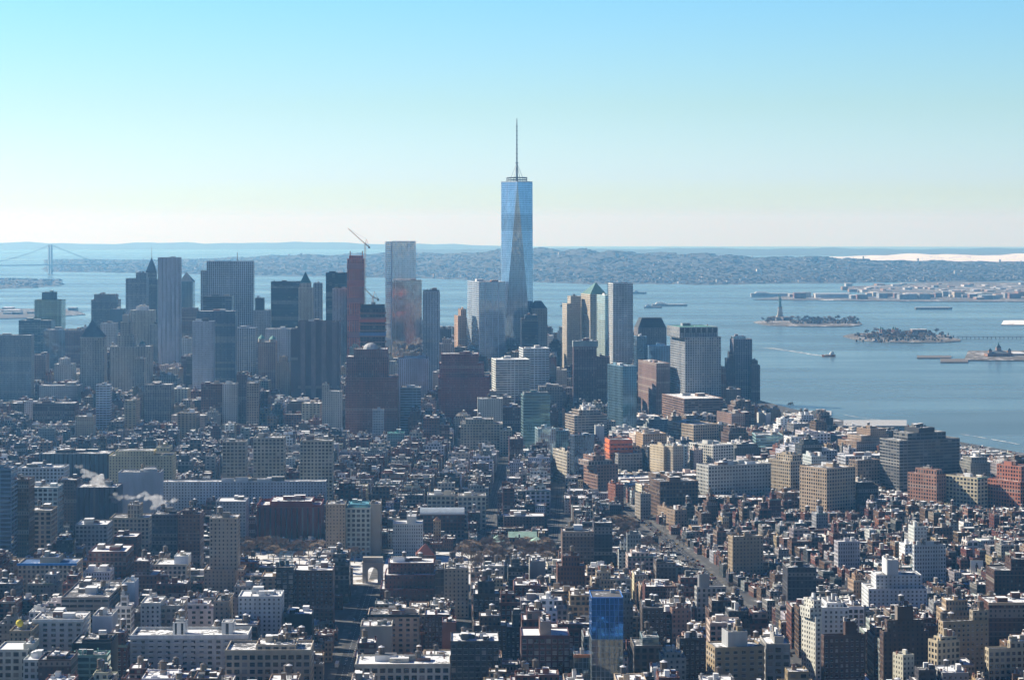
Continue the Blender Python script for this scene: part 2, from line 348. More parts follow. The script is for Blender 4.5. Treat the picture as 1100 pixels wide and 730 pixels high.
# ---- haze: even air over the whole scene, the sky outside it
def haze():
    x, y0, y1, z0, z1 = 81000, -30000, 83000, -1000, 600
    v = [(a, b, c) for c in (z0, z1) for a, b in ((-x, y0), (x, y0), (x, y1), (-x, y1))]
    me = bpy.data.meshes.new("haze"); me.from_pydata(v, [], [(3, 2, 1, 0), (4, 5, 6, 7), (0, 1, 5, 4), (1, 2, 6, 5), (2, 3, 7, 6), (3, 0, 4, 7)])
    m = bpy.data.materials.new("haze_air"); m.use_nodes = True; nt = m.node_tree; nt.nodes.clear()
    pv = nt.nodes.new("ShaderNodeVolumePrincipled"); out = nt.nodes.new("ShaderNodeOutputMaterial")
    pv.inputs["Color"].default_value = (.2, .55, 1.0, 1); pv.inputs["Absorption Color"].default_value = (1, 1, 1, 1)
    pv.inputs["Density"].default_value = 4.4e-5; pv.inputs["Anisotropy"].default_value = .35
    nt.links.new(pv.outputs[0], out.inputs["Volume"]); me.materials.append(m)
    return tag(link("haze", me), kind="stuff")
haze()

# ------------------------------------------------------------------ buildings: shared builders
TINT = {'red brick': (.15, .06, .042), 'brown brick': (.115, .07, .046), 'tan brick': (.33, .235, .145), 'cream stone': (.5, .45, .36), 'white painted': (.76, .76, .74), 'grey stone': (.23, .23, .23),
        'dark grey': (.05, .053, .06), 'maroon brick': (.085, .03, .027), 'buff brick': (.4, .32, .23), 'pale grey': (.48, .49, .5), 'pink brick': (.36, .22, .17), 'black': (.028, .03, .034)}
def warm(c): m = sum(c) / 3; return tuple(max(.012, 1.06 * max(.008, m + (v - m) * 1.12) ** 1.13) for v in c)
def tint_of(c): return TINT[c] if isinstance(c, str) else warm(c)
GRID = 2.0; GX0, GY0, GNX, GNY = -1700, 1200, 1600, 2500
OCC = np.zeros((GNX, GNY), bool)                 # ground already taken, 2 m cells
def cells(pts, step=1.5):
    a, b, c, d = [np.array(p) for p in pts]; nu = max(2, int(np.linalg.norm(b - a) / step) + 1); nv = max(2, int(np.linalg.norm(d - a) / step) + 1)
    U, V = np.meshgrid(np.linspace(0, 1, nu), np.linspace(0, 1, nv)); P = a + U[..., None] * (b - a) + V[..., None] * (d - a)
    return np.clip(((P[..., 0] - GX0) / GRID).astype(int), 0, GNX - 1), np.clip(((P[..., 1] - GY0) / GRID).astype(int), 0, GNY - 1)
def occupy(pts):
    i, j = cells(pts); OCC[i, j] = True
def grow(pts, k): return inset(pts, -k)
class Sink:
    """where a building's parts go: objects of their own, or one shared mass"""
    def __init__(s, mass=None): s.parts = []; s.mass = mass
    def part(s, name):
        if s.mass is not None: return s.mass
        a = Acc(); s.parts.append((name, a)); return a
    def link(s, root):
        for name, a in s.parts:
            if a.f: obj(name, a, root)
def water_tank(a, x, y, z, r, rr):
    lift = rr.uniform(2, 4.5); h = r * 1.9; wood = rr.choice([(.13, .1, .08), (.2, .16, .12), (.09, .08, .075)])
    for q in ngon(x, y, r * .7, 4, .6): a.solid(rect(q[0], q[1], .35, .35), z, z + lift, "tinted", (.08, .08, .085))
    a.solid(ngon(x, y, r, 9), z + lift, z + lift + h, "tinted", wood, True); a.cone(ngon(x, y, r * 1.08, 9), z + lift + h, (x, y, z + lift + h + r * .55), "tinted", rr.choice([(.75, .75, .77), (.12, .11, .11)]))
def roof_things(sk, pts, z, rr, tint, n, tank=0, detail=True):
    """bulkheads, tanks, flues and vents standing on a flat roof"""
    a, b, c, d = [Vector(p) for p in pts]; w = (b - a).length; dd = (d - a).length; rot = math.atan2((b - a).y, (b - a).x)
    def at(u, v): q = a + (b - a) * u + (d - a) * v; return q.x, q.y
    for i in range(n):
        bw, bd, bh = rr.uniform(.12, .3) * w, rr.uniform(.12, .35) * dd, rr.uniform(2.2, 5)
        bw = min(bw, 14); bd = min(bd, 12); x, y = at(rr.uniform(.22, .78), rr.uniform(.3, .8))
        tt = tint if rr.random() < .55 else rr.choice([(.1, .1, .1), (.5, .5, .5), (.3, .26, .22), (.65, .66, .66), (.2, .12, .1)])
        q = rect(x, y, bw, bd, rot); s_ = sk.part("bulkhead"); s_.box(q, z, z + bh, 'blank', tt, "roof_felt", (.12, .12, .125), rr.choice([.2, .6, .8]), rr.random() * 9)
    for i in range(tank):
        x, y = at(rr.uniform(.25, .75), rr.uniform(.3, .7)); water_tank(sk.part("water_tank"), x, y, z, rr.uniform(1.7, 2.4), rr)
    if detail:
        for i in range(rr.randint(1, 3) + (3 if a.y < 2000 and w > 16 else 0)):
            x, y = at(rr.choice([.06, .94, rr.uniform(.1, .9)]), rr.uniform(.1, .95)); sk.part("chimney").solid(rect(x, y, rr.uniform(.7, 1.4), rr.uniform(.8, 2.2), rot), z, z + rr.uniform(1.5, 3.4), "tinted", rr.choice([tint, (.2, .1, .08), (.4, .38, .36)]))
        for i in range(rr.randint(0, 3) + (4 if a.y < 2000 and w > 16 else 0)):
            x, y = at(rr.uniform(.12, .88), rr.uniform(.12, .9)); sk.part("roof_vent").solid(rect(x, y, rr.uniform(1, 3), rr.uniform(1, 2.4), rot), z, z + rr.uniform(.7, 1.6), "tinted", rr.choice([(.5, .52, .54), (.3, .3, .3), (.78, .79, .8)]))
def block(sk, pts, z0, z1, sty, tint, rtint, snow, par=1.0, seed=0.0, faces_real=None):
    """walls with a parapet, and the roof inside it"""
    w = sk.part("wall"); zt = z1 + par
    w.walls(pts, z0, z1, sty, tint, seed, faces=faces_real)
    if par > 0:
        I = inset(pts, .45); cop = tuple(min(.8, q * 1.25 + .05) for q in tint)
        w.walls(pts, z1, zt, 'blank', tint, seed)
        for i in range(4):
            j = (i + 1) % 4; w.face([(*pts[i], zt), (*pts[j], zt), (*I[j], zt), (*I[i], zt)], "tinted", cop); w.face([(*I[j], z1), (*I[i], z1), (*I[i], zt), (*I[j], zt)], "tinted", tint)
        sk.part("roof").cap(I, z1, "roof_felt", rtint, snow)
    else: sk.part("roof").cap(pts, z1, "roof_felt", rtint, snow)
    return w
def corner_rect(xl, xm, xr, Ym, rot, d=None):
    """plan of a building whose near corner stands at column xm; w and d follow from where its faces end"""
    th = R(rot); c, s = math.cos(th), math.sin(th); tm, tl, tr = [(q - CX) / F for q in (xm, xl, xr)]; X = tm * Ym
    w = (tr * Ym - X) / (c - tr * s)
    if d is None: d = (X - tl * Ym) / (s + tl * c)
    d = max(4.0, min(d, 260)); e1 = (c, s); e2 = (-s, c)
    return [(X, Ym), (X + w * e1[0], Ym + w * e1[1]), (X + w * e1[0] + d * e2[0], Ym + w * e1[1] + d * e2[1]), (X + d * e2[0], Ym + d * e2[1])]
HAND = []                                        # (px left, px right, top row, visible bottom row, Y) for what stands in front
ANCH = []                                        # phrases that name one building, with its photo column and row
WIN_ME = {}
def window_mesh(w, h, k):
    key = (round(w, 1), round(h, 1), k)
    if key not in WIN_ME:
        a = Acc(); fr = (.3, .3, .3) if k % 2 else (.12, .11, .1); gl = [(.01, .013, .02), (.02, .026, .04), (.008, .009, .012), (.24, .22, .2), (.04, .05, .07)][k]
        a.solid(rect(0, -.05, w, .1), 0, h, "tinted", fr, True); a.solid(rect(0, -.09, w - .24, .06), .12, h * .52, "window_pane", gl, True); a.solid(rect(0, -.12, w - .24, .06), h * .55, h - .12, "window_pane", gl if k != 4 else (.02, .02, .03), True)
        a.solid(rect(0, -.16, w + .3, .3), -.22, -.02, "tinted", (.42, .4, .37), True)
        WIN_ME[key] = a.mesh("window")
    return WIN_ME[key]
def real_windows(root, pts, z1, sty, rr, maxn=96, floors=9):
    """window objects on the near wall, top storeys first; returns the height down to which they reach"""
    mat, pu, pv, ww, wh = STY[sty]; a, b = Vector(pts[0]), Vector(pts[1]); L = (b - a).length; rot = math.atan2((b - a).y, (b - a).x)
    nu = max(1, round(L / pu)); nf = max(1, min(floors, maxn // nu)); bw = L / nu; base = root.location
    for f in range(nf):
        z = z1 - (f + 1) * pv + pv * (1 - wh) * .5
        for u in range(nu):
            q = a + (b - a) * ((u + .5) / nu); o = link("window", window_mesh(bw * ww, pv * wh, rr.choice([0, 0, 1, 1, 2, 2, 3, 4])), root)
            o.location = (q.x - base.x, q.y - base.y, z - base.z); o.rotation_euler = (0, 0, rot)
    return z1 - nf * pv
def H(kind, label, xl, xr, yt, Y, sty, col, d=28, rot=1.35, xm=None, vb=None, roof=(.12, .12, .125), snow=.45, up=(), things=2, tank=0, anchor=None, cat=None, real=False, par=1.0, cornice=None, extra=None, chim=True):
    """a building measured in the photograph: columns xl..xr (near corner xm), roof row yt, standing Y metres away"""
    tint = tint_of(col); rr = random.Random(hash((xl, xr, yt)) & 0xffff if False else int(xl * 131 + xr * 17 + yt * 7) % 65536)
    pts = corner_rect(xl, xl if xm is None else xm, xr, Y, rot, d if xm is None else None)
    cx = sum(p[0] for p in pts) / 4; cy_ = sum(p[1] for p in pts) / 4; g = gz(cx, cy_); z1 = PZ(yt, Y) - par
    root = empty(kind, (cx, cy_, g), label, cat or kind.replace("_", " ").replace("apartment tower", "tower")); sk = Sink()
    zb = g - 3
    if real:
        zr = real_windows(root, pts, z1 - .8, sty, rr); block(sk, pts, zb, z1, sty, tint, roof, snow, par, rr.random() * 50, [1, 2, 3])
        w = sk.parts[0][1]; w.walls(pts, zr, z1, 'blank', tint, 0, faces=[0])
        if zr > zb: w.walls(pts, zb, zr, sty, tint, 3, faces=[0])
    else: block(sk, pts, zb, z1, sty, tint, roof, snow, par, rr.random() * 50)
    if cornice:
        a, b = Vector(pts[0]), Vector(pts[1]); e = (b - a).normalized(); n = Vector((e.y, -e.x)); ca = sk.part("cornice")
        q = [tuple(a + n * .9 - e * .5), tuple(b + n * .9 + e * .5), tuple(b + n * .02 + e * .5), tuple(a + n * .02 - e * .5)]
        ca.solid(q, z1 - .6, z1 + par + .35, "tinted", tint_of(cornice), True)
    top, zt = pts, z1
    a, b, dv = Vector(pts[0]), Vector(pts[1]), Vector(pts[3]) - Vector(pts[0]); L = (b - a).length
    for u in up:                                  # (xl, xr, yt[, style, tint]) setback storeys standing on the roof
        ux, uy, ut = u[:3]; us = u[3] if len(u) > 3 else sty; uc = tint_of(u[4]) if len(u) > 4 else tint; dn = dv.normalized()
        def fr(px, off):
            """where the sight line of column px crosses the line of this setback's front"""
            o = a + dn * off; tt = (px - CX) / F; e = (b - a).normalized(); return o, (tt * o.y - o.x) / (e.x - tt * e.y), e
        off = min(dv.length * .18, 7.0) if len(u) < 6 else u[5]
        o, s0, e = fr(ux, off); _, s1, _ = fr(uy, off); dd_ = max(3.0, dv.length - off - (min(dv.length * .12, 5) if len(u) < 7 else u[6]))
        q = [tuple(o + e * s0), tuple(o + e * s1), tuple(o + e * s1 + dn * dd_), tuple(o + e * s0 + dn * dd_)]
        zz = PZ(ut, o.y + e.y * (s0 + s1) / 2) - .6; s2 = Sink(); block(s2, q, zt - .5 if zt < zz else z1 - .5, zz, us, uc, roof, snow, .6, rr.random() * 50)
        for nm, ac in s2.parts: sk.parts.append(("setback" if nm == "wall" else nm, ac))
        if zz > zt: top, zt = q, zz
    roof_things(sk, top, zt, rr, tint, things, tank, chim)
    if extra: extra(sk, root, pts, z1, top, zt)
    sk.link(root)
    occupy(grow(pts, 2)); HAND.append((min(xl, xr), max(xl, xr), yt, vb or 730, Y))
    PROJ.append((pts, g, max(z1, zt), root, True))
    if anchor: ANCH.append((anchor, (xl + xr) / 2, (yt + (vb or yt + 40)) / 2, Y))
    return root
PROJ = []
# ------------------------------------------------------------------ the tall tower with the spire
def spire_tower():
    Y = 4606; X = PX(555.2, Y); g = gz(X, Y); root = empty("skyscraper", (X, Y, g), "tallest tower, tapering blue mirror glass with a mast on its roof ring", "skyscraper")
    zb, zt = g + 56, PZ(196, Y); rot = R(2.0)
    B = rect(X, Y, 62, 62, rot); T = [((B[i][0] + B[(i + 1) % 4][0]) / 2, (B[i][1] + B[(i + 1) % 4][1]) / 2) for i in range(4)]
    a = Acc(); a.walls(B, g - 3, zb, 'glass', (.5, .56, .62)); obj("podium", a, root)
    def banded(a, p0, p1, q1, q0, sd_, tint):     # floors in bands, the mechanical storeys darker
        p0, p1, q1, q0 = [Vector(v) for v in (p0, p1, q1, q0)]; cuts = [0, .3, .5, .735, .825, .9, 1]
        for k in range(6):
            f0, f1 = cuts[k], cuts[k + 1]; tn = tuple(v * (.72 if k == 3 else 1) for v in tint); c = [p0.lerp(q0, f0), p1.lerp(q1, f0), p1.lerp(q1, f1), p0.lerp(q0, f1)]
            w0, w1 = (c[1] - c[0]).length / 3, (c[2] - c[3]).length / 3; uv = [(-w0 / 2, 84 * f0), (w0 / 2, 84 * f0), (w1 / 2, 84 * f1), (-w1 / 2, 84 * f1)]
            if w0 < .01: c = c[1:]; uv = uv[1:]
            elif w1 < .01: c = c[:3]; uv = uv[:3]
            a.face([tuple(v) for v in c], "curtain_glass", tn, (.97, .86, sd_), uv)
    for i in range(4):
        j = (i + 1) % 4; a = Acc()                # upright facet: base edge to a point
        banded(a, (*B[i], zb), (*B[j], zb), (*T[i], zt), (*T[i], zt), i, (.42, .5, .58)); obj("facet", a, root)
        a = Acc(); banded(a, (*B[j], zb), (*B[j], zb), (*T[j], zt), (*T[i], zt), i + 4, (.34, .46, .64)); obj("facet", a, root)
    a = Acc(); a.cap(T, zt - .5, "tinted", (.3, .32, .34)); obj("roof", a, root)
    a = Acc()
    for i in range(4):
        j = (i + 1) % 4; I = inset(T, .6); a.face([(*T[i], zt), (*T[j], zt), (*T[j], zt + 2), (*T[i], zt + 2)], "steel", (.5, .55, .6)); a.face([(*T[i], zt + 2), (*T[j], zt + 2), (*I[j], zt + 2), (*I[i], zt + 2)], "steel", (.5, .55, .6))
    obj("parapet", a, root)
    a = Acc()
    for zz, r in ((zt + 5, 20), (zt + 9.5, 20)):
        for q, p in zip(ngon(X, Y, r, 20), ngon(X, Y, r, 20)[1:] + ngon(X, Y, r, 20)[:1]): a.rod((*q, zz), (*p, zz), .9, "steel", (.2, .22, .24))
    for q in ngon(X, Y, 20, 20): a.rod((*q, zt + 1), (*q, zt + 10), .5, "steel", (.2, .22, .24))
    for q in ngon(X, Y, 20, 10): a.rod((*q, zt + 8), (X, Y, zt + 11), .4, "steel", (.2, .22, .24))
    obj("roof_ring", a, root)
    zs = PZ(129, Y); a = Acc(); a.rod((X, Y, zt), (X, Y, zt + 40), 2.6, "steel", (.24, .26, .28), 1.8, 8); a.rod((X, Y, zt + 40), (X, Y, zs - 8), 1.5, "steel", (.26, .28, .3), 1.1, 8); a.rod((X, Y, zs - 8), (X, Y, zs + 3), 1.0, "steel", (.26, .28, .3), .7, 6)
    sp = obj("spire", a, root)
    for k in range(9):
        z = zt + 38 + k * 9; a = Acc(); a.solid(ngon(X, Y, 3.2 if k == 0 else 2.1, 10), z, z + 1.6, "steel", (.2, .22, .24), True); obj("spire_ring", a, sp)
    for q in ngon(X, Y, 12, 6): a = Acc(); a.rod((*q, zt + 9), (X, Y, zt + 38), .35, "steel", (.2, .22, .24)); obj("guy_cable", a, root)
    occupy(grow(B, 6)); HAND.append((536, 574, 130, 372, Y)); ANCH.append(("the tapering spire tower", 555, 280, Y)); PROJ.append((B, g, zt, root, True))
spire_tower()
# ------------------------------------------------------------------ extras that hands add to their roofs
def x_pyramid(px, yt, mat="tinted", tint=(.2, .22, .2), name="pyramid_roof", shrink=0.5, steps=1):
    def f(sk, root, pts, z1, top, zt):
        q = inset(top, shrink); cx = sum(p[0] for p in q) / 4; cy_ = sum(p[1] for p in q) / 4; a = sk.part(name); a.cone(q, zt + .7, ((px - CX) / F * cy_ if px else cx, cy_, PZ(yt, cy_)), mat, tint)
    return f
def x_mansard(yt, k, tint, name="crown"):
    def f(sk, root, pts, z1, top, zt):
        cy_ = sum(p[1] for p in top) / 4; a = sk.part(name); a.taper(top, zt + .1, inset(top, k), PZ(yt, cy_), "tinted", tint)
    return f
def x_mast(px, yt, r=.8, name="antenna"):
    def f(sk, root, pts, z1, top, zt):
        cy_ = sum(p[1] for p in top) / 4; X = PX(px, cy_); a = sk.part(name); a.rod((X, cy_, zt), (X, cy_, PZ(yt, cy_)), r, "steel", (.25, .27, .3), r * .4, 6)
    return f
def x_many(*fs):
    def f(*a):
        for q in fs: q(*a)
    return f
def x_ribs(n, out, wd_, name="pier", tint=None):
    def f(sk, root, pts, z1, top, zt):
        a0, b0 = Vector(pts[0]), Vector(pts[1]); e = (b0 - a0).normalized(); nn = Vector((e.y, -e.x)); L = (b0 - a0).length; g = gz(*pts[0])
        for i in range(n):
            s = L * (i + .5) / n; p = a0 + e * s; a = sk.part(name); a.solid([tuple(p - e * wd_ / 2 + nn * out), tuple(p + e * wd_ / 2 + nn * out), tuple(p + e * wd_ / 2 - nn * .01), tuple(p - e * wd_ / 2 - nn * .01)], g - 2, z1 + 1.5, "tinted", tint or (.2, .17, .17))
    return f
def x_dome(px, yt, r, tint, name="cupola", v=.5):
    def f(sk, root, pts, z1, top, zt):
        a0, d0 = Vector(pts[0]), Vector(pts[3]); q = a0.lerp(d0, v); Y = q.y; X = PX(px, Y); zt2 = PZ(yt, Y); h = zt2 - z1; a = sk.part(name)
        a.solid(ngon(X, Y, r, 8), z1, z1 + h * .45, "tinted", (.42, .38, .32)); a.taper(ngon(X, Y, r * 1.05, 8), z1 + h * .45, ngon(X, Y, r * .6, 8), z1 + h * .75, "tinted", tint); a.cone(ngon(X, Y, r * .6, 8), z1 + h * .75, (X, Y, zt2), "tinted", tint)
    return f
# ------------------------------------------------------------------ downtown towers, left to right
OT, AT, LB, AB = "office_tower", "apartment_tower", "loft_building", "apartment_building"
H(AT, "grey slab apartment tower on the far left with an even grid of windows", -8, 33, 360, 4000, 'dense', (.27, .31, .33), 34, vb=432, anchor="the grey slab at far left")
H(OT, "dark teal flat office block behind the grey slab apartment tower", 20, 55, 344, 5100, 'ribbon', (.1, .14, .15), 50, vb=392)
H(OT, "greenish gold glass tower with a dark box on top", 37, 66, 322, 5250, 'glass', (.34, .4, .3), 55, vb=348, up=[(45, 58, 314, 'blank', (.1, .12, .13))], snow=.2)
H(OT, "blue grey glass block in front of the gold glass tower", 47, 78, 354, 4900, 'glass', (.3, .38, .44), 50, vb=402)
H(OT, "reddish brown office block beside the pyramid roofed tower", 70, 88, 354, 4850, 'punch', (.2, .13, .12), 45, vb=400)
H(OT, "brown grey tower with a plain crown behind the pyramid roofed tower", 98, 127, 322, 5300, 'vert', (.27, .25, .25), 45, vb=352, up=[(101, 125, 316, 'blank')])
H(OT, "stone tower with a dark pyramid roof and pointed tip", 86, 112, 362, 3980, 'vert', (.4, .39, .36), 34, vb=420, par=1.5, extra=x_pyramid(99, 343, "tinted", (.1, .14, .16)), things=0, chim=False, anchor="the pyramid roofed stone tower")
H(OT, "white office block with snow on its top beside the wedding cake tower", 108, 124, 347, 4700, 'punch', (.42, .42, .42), 40, vb=375)
H(OT, "small dark box tower rising behind the wedding cake tower", 118, 133, 332, 5200, 'blank', (.1, .13, .16), 40, vb=350)
H(OT, "broad stone civic building with a stepped wedding cake tower", 118, 161, 372, 4180, 'vert', (.46, .44, .39), 45, vb=421, up=[(126, 144, 360, 'vert'), (129, 140, 346, 'vert'), (131.5, 138, 338, 'blank')], extra=x_dome(153, 366, 6, (.2, .33, .3)), things=0, anchor="the wedding cake civic tower")
H(OT, "tan stone tower with a snowy rounded cap left of the rippled silver tower", 139, 165, 333, 4600, 'vert', (.42, .4, .35), 40, vb=372, snow=.9, up=[(146, 158, 329, 'blank', 'pale grey')])
H(OT, "dark tower with pale vertical stripes left of the pointed spire tower", 135, 157, 299, 5150, 'vert', (.34, .36, .39), 45, vb=335, up=[(146, 157, 293, 'vert')])
H(OT, "slender stone tower tapering to a pointed needle spire", 155, 169, 300, 5250, 'vert', (.2, .2, .21), 30, vb=335, up=[(156.5, 167.5, 291, 'vert')], extra=x_many(x_pyramid(163, 276, "tinted", (.14, .17, .2)), x_mast(163, 266, 1.0, "spire")), things=0, anchor="the needle spired stone tower")
def ripple(sk, root, pts, z1, top, zt):           # rolling bays of the silver tower's skin
    a0, b0 = Vector(pts[0]), Vector(pts[1]); L = (b0 - a0).length; e = (b0 - a0) / L; n = Vector((e.y, -e.x)); g = gz(*pts[0])
    for i in range(5):
        a = sk.part("bay"); K = 40
        for k in range(K):
            za, zb_ = g + (z1 - g) * k / K, g + (z1 - g) * (k + 1) / K
            def pt(z, s): o = 1.2 + 1.6 * math.sin(z * .045 + i * 2.1) * (1 if i % 2 else -1); return a0 + e * (L * (i + s) / 5) + n * max(.1, o)
            p, q, p2, q2 = pt(za, .12 + .1 * math.sin(za * .03 + i)), pt(za, .8), pt(zb_, .12 + .1 * math.sin(zb_ * .03 + i)), pt(zb_, .8)
            a.face([(*p, za), (*q, za), (*q2, zb_), (*p2, zb_)], "tinted", (.4, .43, .48))
            for u, v in ((q, q2), (p2, p)):
                w, w2 = u - n * 5, v - n * 5; a.face([(*u, za), (*w, za), (*w2, zb_), (*v, zb_)], "tinted", (.36, .39, .44))
H(AT, "rippled silver apartment tower with wavy steel facade", 169.5, 193, 276.5, 4480, 'dense', (.42, .45, .5), 32, vb=395, extra=ripple, things=1, chim=False, par=.6, anchor="the rippled silver tower")
H(OT, "dark office tower with a sloped gable top right of the rippled silver tower", 193, 207, 302, 5100, 'glass', (.16, .22, .27), 45, vb=330, extra=x_pyramid(200, 292, "tinted", (.12, .16, .2)), things=0)
H(OT, "brown masonry tower below the sloped gable top", 194, 211, 331, 4900, 'punch', (.2, .16, .15), 40, vb=375)
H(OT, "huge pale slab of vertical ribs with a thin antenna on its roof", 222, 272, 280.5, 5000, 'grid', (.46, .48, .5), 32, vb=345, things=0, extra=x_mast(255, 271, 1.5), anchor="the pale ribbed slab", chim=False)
H(OT, "narrow shaded wing at the left edge of the pale ribbed slab", 215.5, 222.5, 290.5, 5010, 'grid', (.36, .38, .4), 30, vb=345, things=0, chim=False)  # shade put into the colour: a darkened copy of the slab's tint
H(OT, "dark mechanical topped box between the pale ribbed slab and the black slab", 218, 249, 318, 4500, 'ribbon', (.14, .17, .2), 40, vb=334)
H(OT, "black federal office slab with a checkered pale wing", 211, 252.5, 334, 4050, 'dense', (.15, .19, .24), 40, vb=408, snow=.7, anchor="the black federal slab")
H(OT, "pale checkered office wing in front of the black federal slab", 206.5, 229, 345, 3990, 'dense', (.48, .51, .55), 36, vb=410)
H(OT, "grey gridded office block right of the black federal slab", 250, 274, 352, 4350, 'grid', (.42, .45, .48), 45, vb=402)
H(OT, "grey tower carrying a dark box behind the grey gridded office block", 272, 290, 333, 4700, 'punch', (.33, .34, .35), 40, vb=362, up=[(274, 283, 320, 'blank', 'dark grey')])
H(OT, "broad black office box with no visible windows", 291, 324.5, 302.5, 4850, 'ribbon2', (.04, .045, .055), 50, vb=352, things=1, anchor="the broad black box")
H(OT, "low white office block beneath the broad black box", 285, 313, 353, 4300, 'punch', (.46, .46, .46), 45, vb=395)
H(OT, "pink stone building with two green domed turrets", 277, 296, 367, 4150, 'punch', (.4, .3, .25), 40, vb=405, extra=x_many(x_dome(281, 359, 6, (.2, .4, .32), "turret", .1), x_dome(293, 360, 6, (.2, .4, .32), "turret", .1)), things=0)
H(OT, "ornate cream gothic tower with a green pointed roof", 320.5, 335.6, 309, 4430, 'vert', (.48, .45, .38), 26, vb=345, up=[(322, 334, 304, 'vert')], extra=x_pyramid(328, 291.5, "copper_green", (.2, .4, .33), "pyramid_roof", .3), things=0, chim=False, anchor="the green roofed gothic tower")
H(OT, "slim grey tower right of the green roofed gothic tower", 336.5, 346, 304, 4700, 'vert', (.42, .43, .45), 28, vb=346)
H(OT, "black flat topped hotel slab with a rough roof edge", 350, 373, 293, 4650, 'ribbon2', (.035, .04, .05), 30, vb=318, things=3)
H(OT, "grey ribbed tower standing before the black hotel slab", 357, 373, 310, 4400, 'vert', (.42, .43, .45), 34, vb=398)
def poles(sk, root, pts, z1, top, zt):
    for q in inset(top, 1.5): a = sk.part("column"); a.rod((*q, zt), (*q, zt + 9), .5, "tinted", (.2, .1, .08))
    for k in range(6):
        z = z1 - 18 - k * 32; a = sk.part("netting"); a.solid(grow(pts, .5), z, z + 10, "tinted", (.42, .1, .06) if k % 2 else (.34, .12, .09), True)
H(AT, "unfinished tower of raw red orange concrete with columns on top", 373, 391, 278, 4380, 'grid', (.55, .17, .1), 30, vb=372, extra=poles, up=[(375, 390, 274.5, 'grid')], things=0, chim=False, anchor="the unfinished red tower")
def slabs(sk, root, pts, z1, top, zt):
    for k in range(9):
        z = z1 - 8 - k * 9.5; a = sk.part("floor_slab"); a.solid(grow(pts, 1.3), z, z + 1.6, "tinted", (.3, .16, .13), True)
    for k in range(3):
        a = sk.part("netting"); z = z1 - 22 - k * 24; a.solid(grow(pts, 1.0), z, z + 7, "tinted", [(.5, .12, .07), (.12, .2, .36), (.4, .12, .09)][k], True)
H(AT, "unfinished tower of open floors wrapped in red and blue netting", 387, 413.5, 331, 3850, 'big', (.1, .075, .075), 32, vb=373, extra=slabs, up=[(388, 413, 327, 'blank', (.06, .06, .07))], things=1, anchor="the open floored unfinished tower")
H(OT, "windowless brown tower with tall vertical shafts", 320, 365, 345, 3930, 'blank', (.17, .145, .15), 40, vb=432, par=2, extra=x_ribs(4, 4.5, 8, "shaft", (.2, .17, .175)), things=3, anchor="the windowless brown tower")
H(OT, "lower windowless shaft joined to the left of the brown tower", 312.5, 320.4, 353, 3935, 'blank', (.15, .13, .135), 38, vb=430)
def dish(sk, root, pts, z1, top, zt):
    x, y = sum(p[0] for p in top) / 4, sum(p[1] for p in top) / 4 - 3; a = sk.part("roof_dome"); rr_ = 12
    for k in range(4):
        r1, r2 = rr_ * math.cos(k * .39), rr_ * math.cos((k + 1) * .39); a.taper(ngon(x, y, r1, 12), zt + rr_ * .8 * math.sin(k * .39), ngon(x, y, max(.3, r2), 12), zt + rr_ * .8 * math.sin((k + 1) * .39), "tinted", (.4, .41, .42))
H(OT, "massive stepped brown brick exchange building with a grey roof dome", 371, 427, 405, 3570, 'dense', (.22, .11, .09), 60, vb=468, up=[(372, 417, 383, 'vert'), (380, 416, 375, 'punch')], extra=dish, things=2, anchor="the stepped brown brick exchange")
H(AT, "slim pale tower against the stepped brown brick exchange", 400, 412, 440, 3350, 'dense', (.36, .4, .44), 20, vb=464)
H(OT, "tall mirror glass tower reflecting orange and sky", 421, 446.5, 259, 4690, 'glass', (.7, .74, .8), 45, vb=300, up=(), things=0, chim=False, anchor="the tall mirror glass tower")
H(OT, "bright pale glass fin on the left edge of the mirror glass tower", 414, 421, 259.5, 4700, 'bands', (.8, .88, .95), 40, vb=378, things=0, chim=False, par=.4)
H(OT, "wider mirror glass block fronting the tall mirror glass tower", 421.5, 453, 301, 4620, 'glass', (.68, .62, .58), 40, vb=378, things=1)
H(AT, "slim pale glass tower with a dark band low on its face", 454, 472.5, 313, 4250, 'vert', (.42, .47, .52), 26, vb=380, up=[(454.5, 472, 311.5, 'blank', (.15, .18, .2))])
H(OT, "small dark block right of the slim pale glass tower", 472.5, 485, 353, 4300, 'punch', (.14, .15, .18), 35, vb=380)
H(OT, "maroon brick ziggurat building with stepped setbacks", 471, 526, 405, 3680, 'dense', (.26, .1, .09), 60, vb=440, up=[(472, 520, 390, 'dense'), (474, 514, 380, 'dense')], things=3, anchor="the maroon brick ziggurat")
H(OT, "narrow orange tan tower left of the striped glass block", 492, 501, 339, 4500, 'punch', (.42, .3, .23), 40, rot=12, vb=372, up=[(495, 501, 332, 'punch')])
H(OT, "boxy glass tower with white striped flank left of the spire tower", 502, 543, 302.5, 4480, 'bands', (.5, .56, .62), 45, rot=16, xm=514.5, vb=385, things=2, anchor="the striped glass block")
H(OT, "dark glass tower before the base of the spire tower", 560, 578, 342, 4350, 'ribbon2', (.05, .065, .09), 40, vb=372, up=[(564, 577, 338, 'blank', (.08, .1, .12))], things=1)
H(OT, "white banded office building with sunlit sloping tiers", 532.6, 569, 386, 3850, 'ribbon', (.62, .64, .6), 55, rot=8, vb=418, snow=.7, anchor="the white banded office block")
H(OT, "taller white banded wing behind the sunlit sloping tiers", 562, 590, 374, 3930, 'ribbon', (.6, .63, .64), 50, rot=8, vb=410)
H(OT, "tan tower with a dark rounded dome right of the spire tower", 572, 588, 331, 4560, 'punch', (.38, .35, .31), 40, rot=10, vb=373, extra=x_mansard(323, 11, (.08, .12, .15), "dome"), things=0, chim=False)
H(OT, "dark small office block right of the white banded wing", 590, 598, 383, 4000, 'glass', (.1, .13, .17), 35, vb=408)
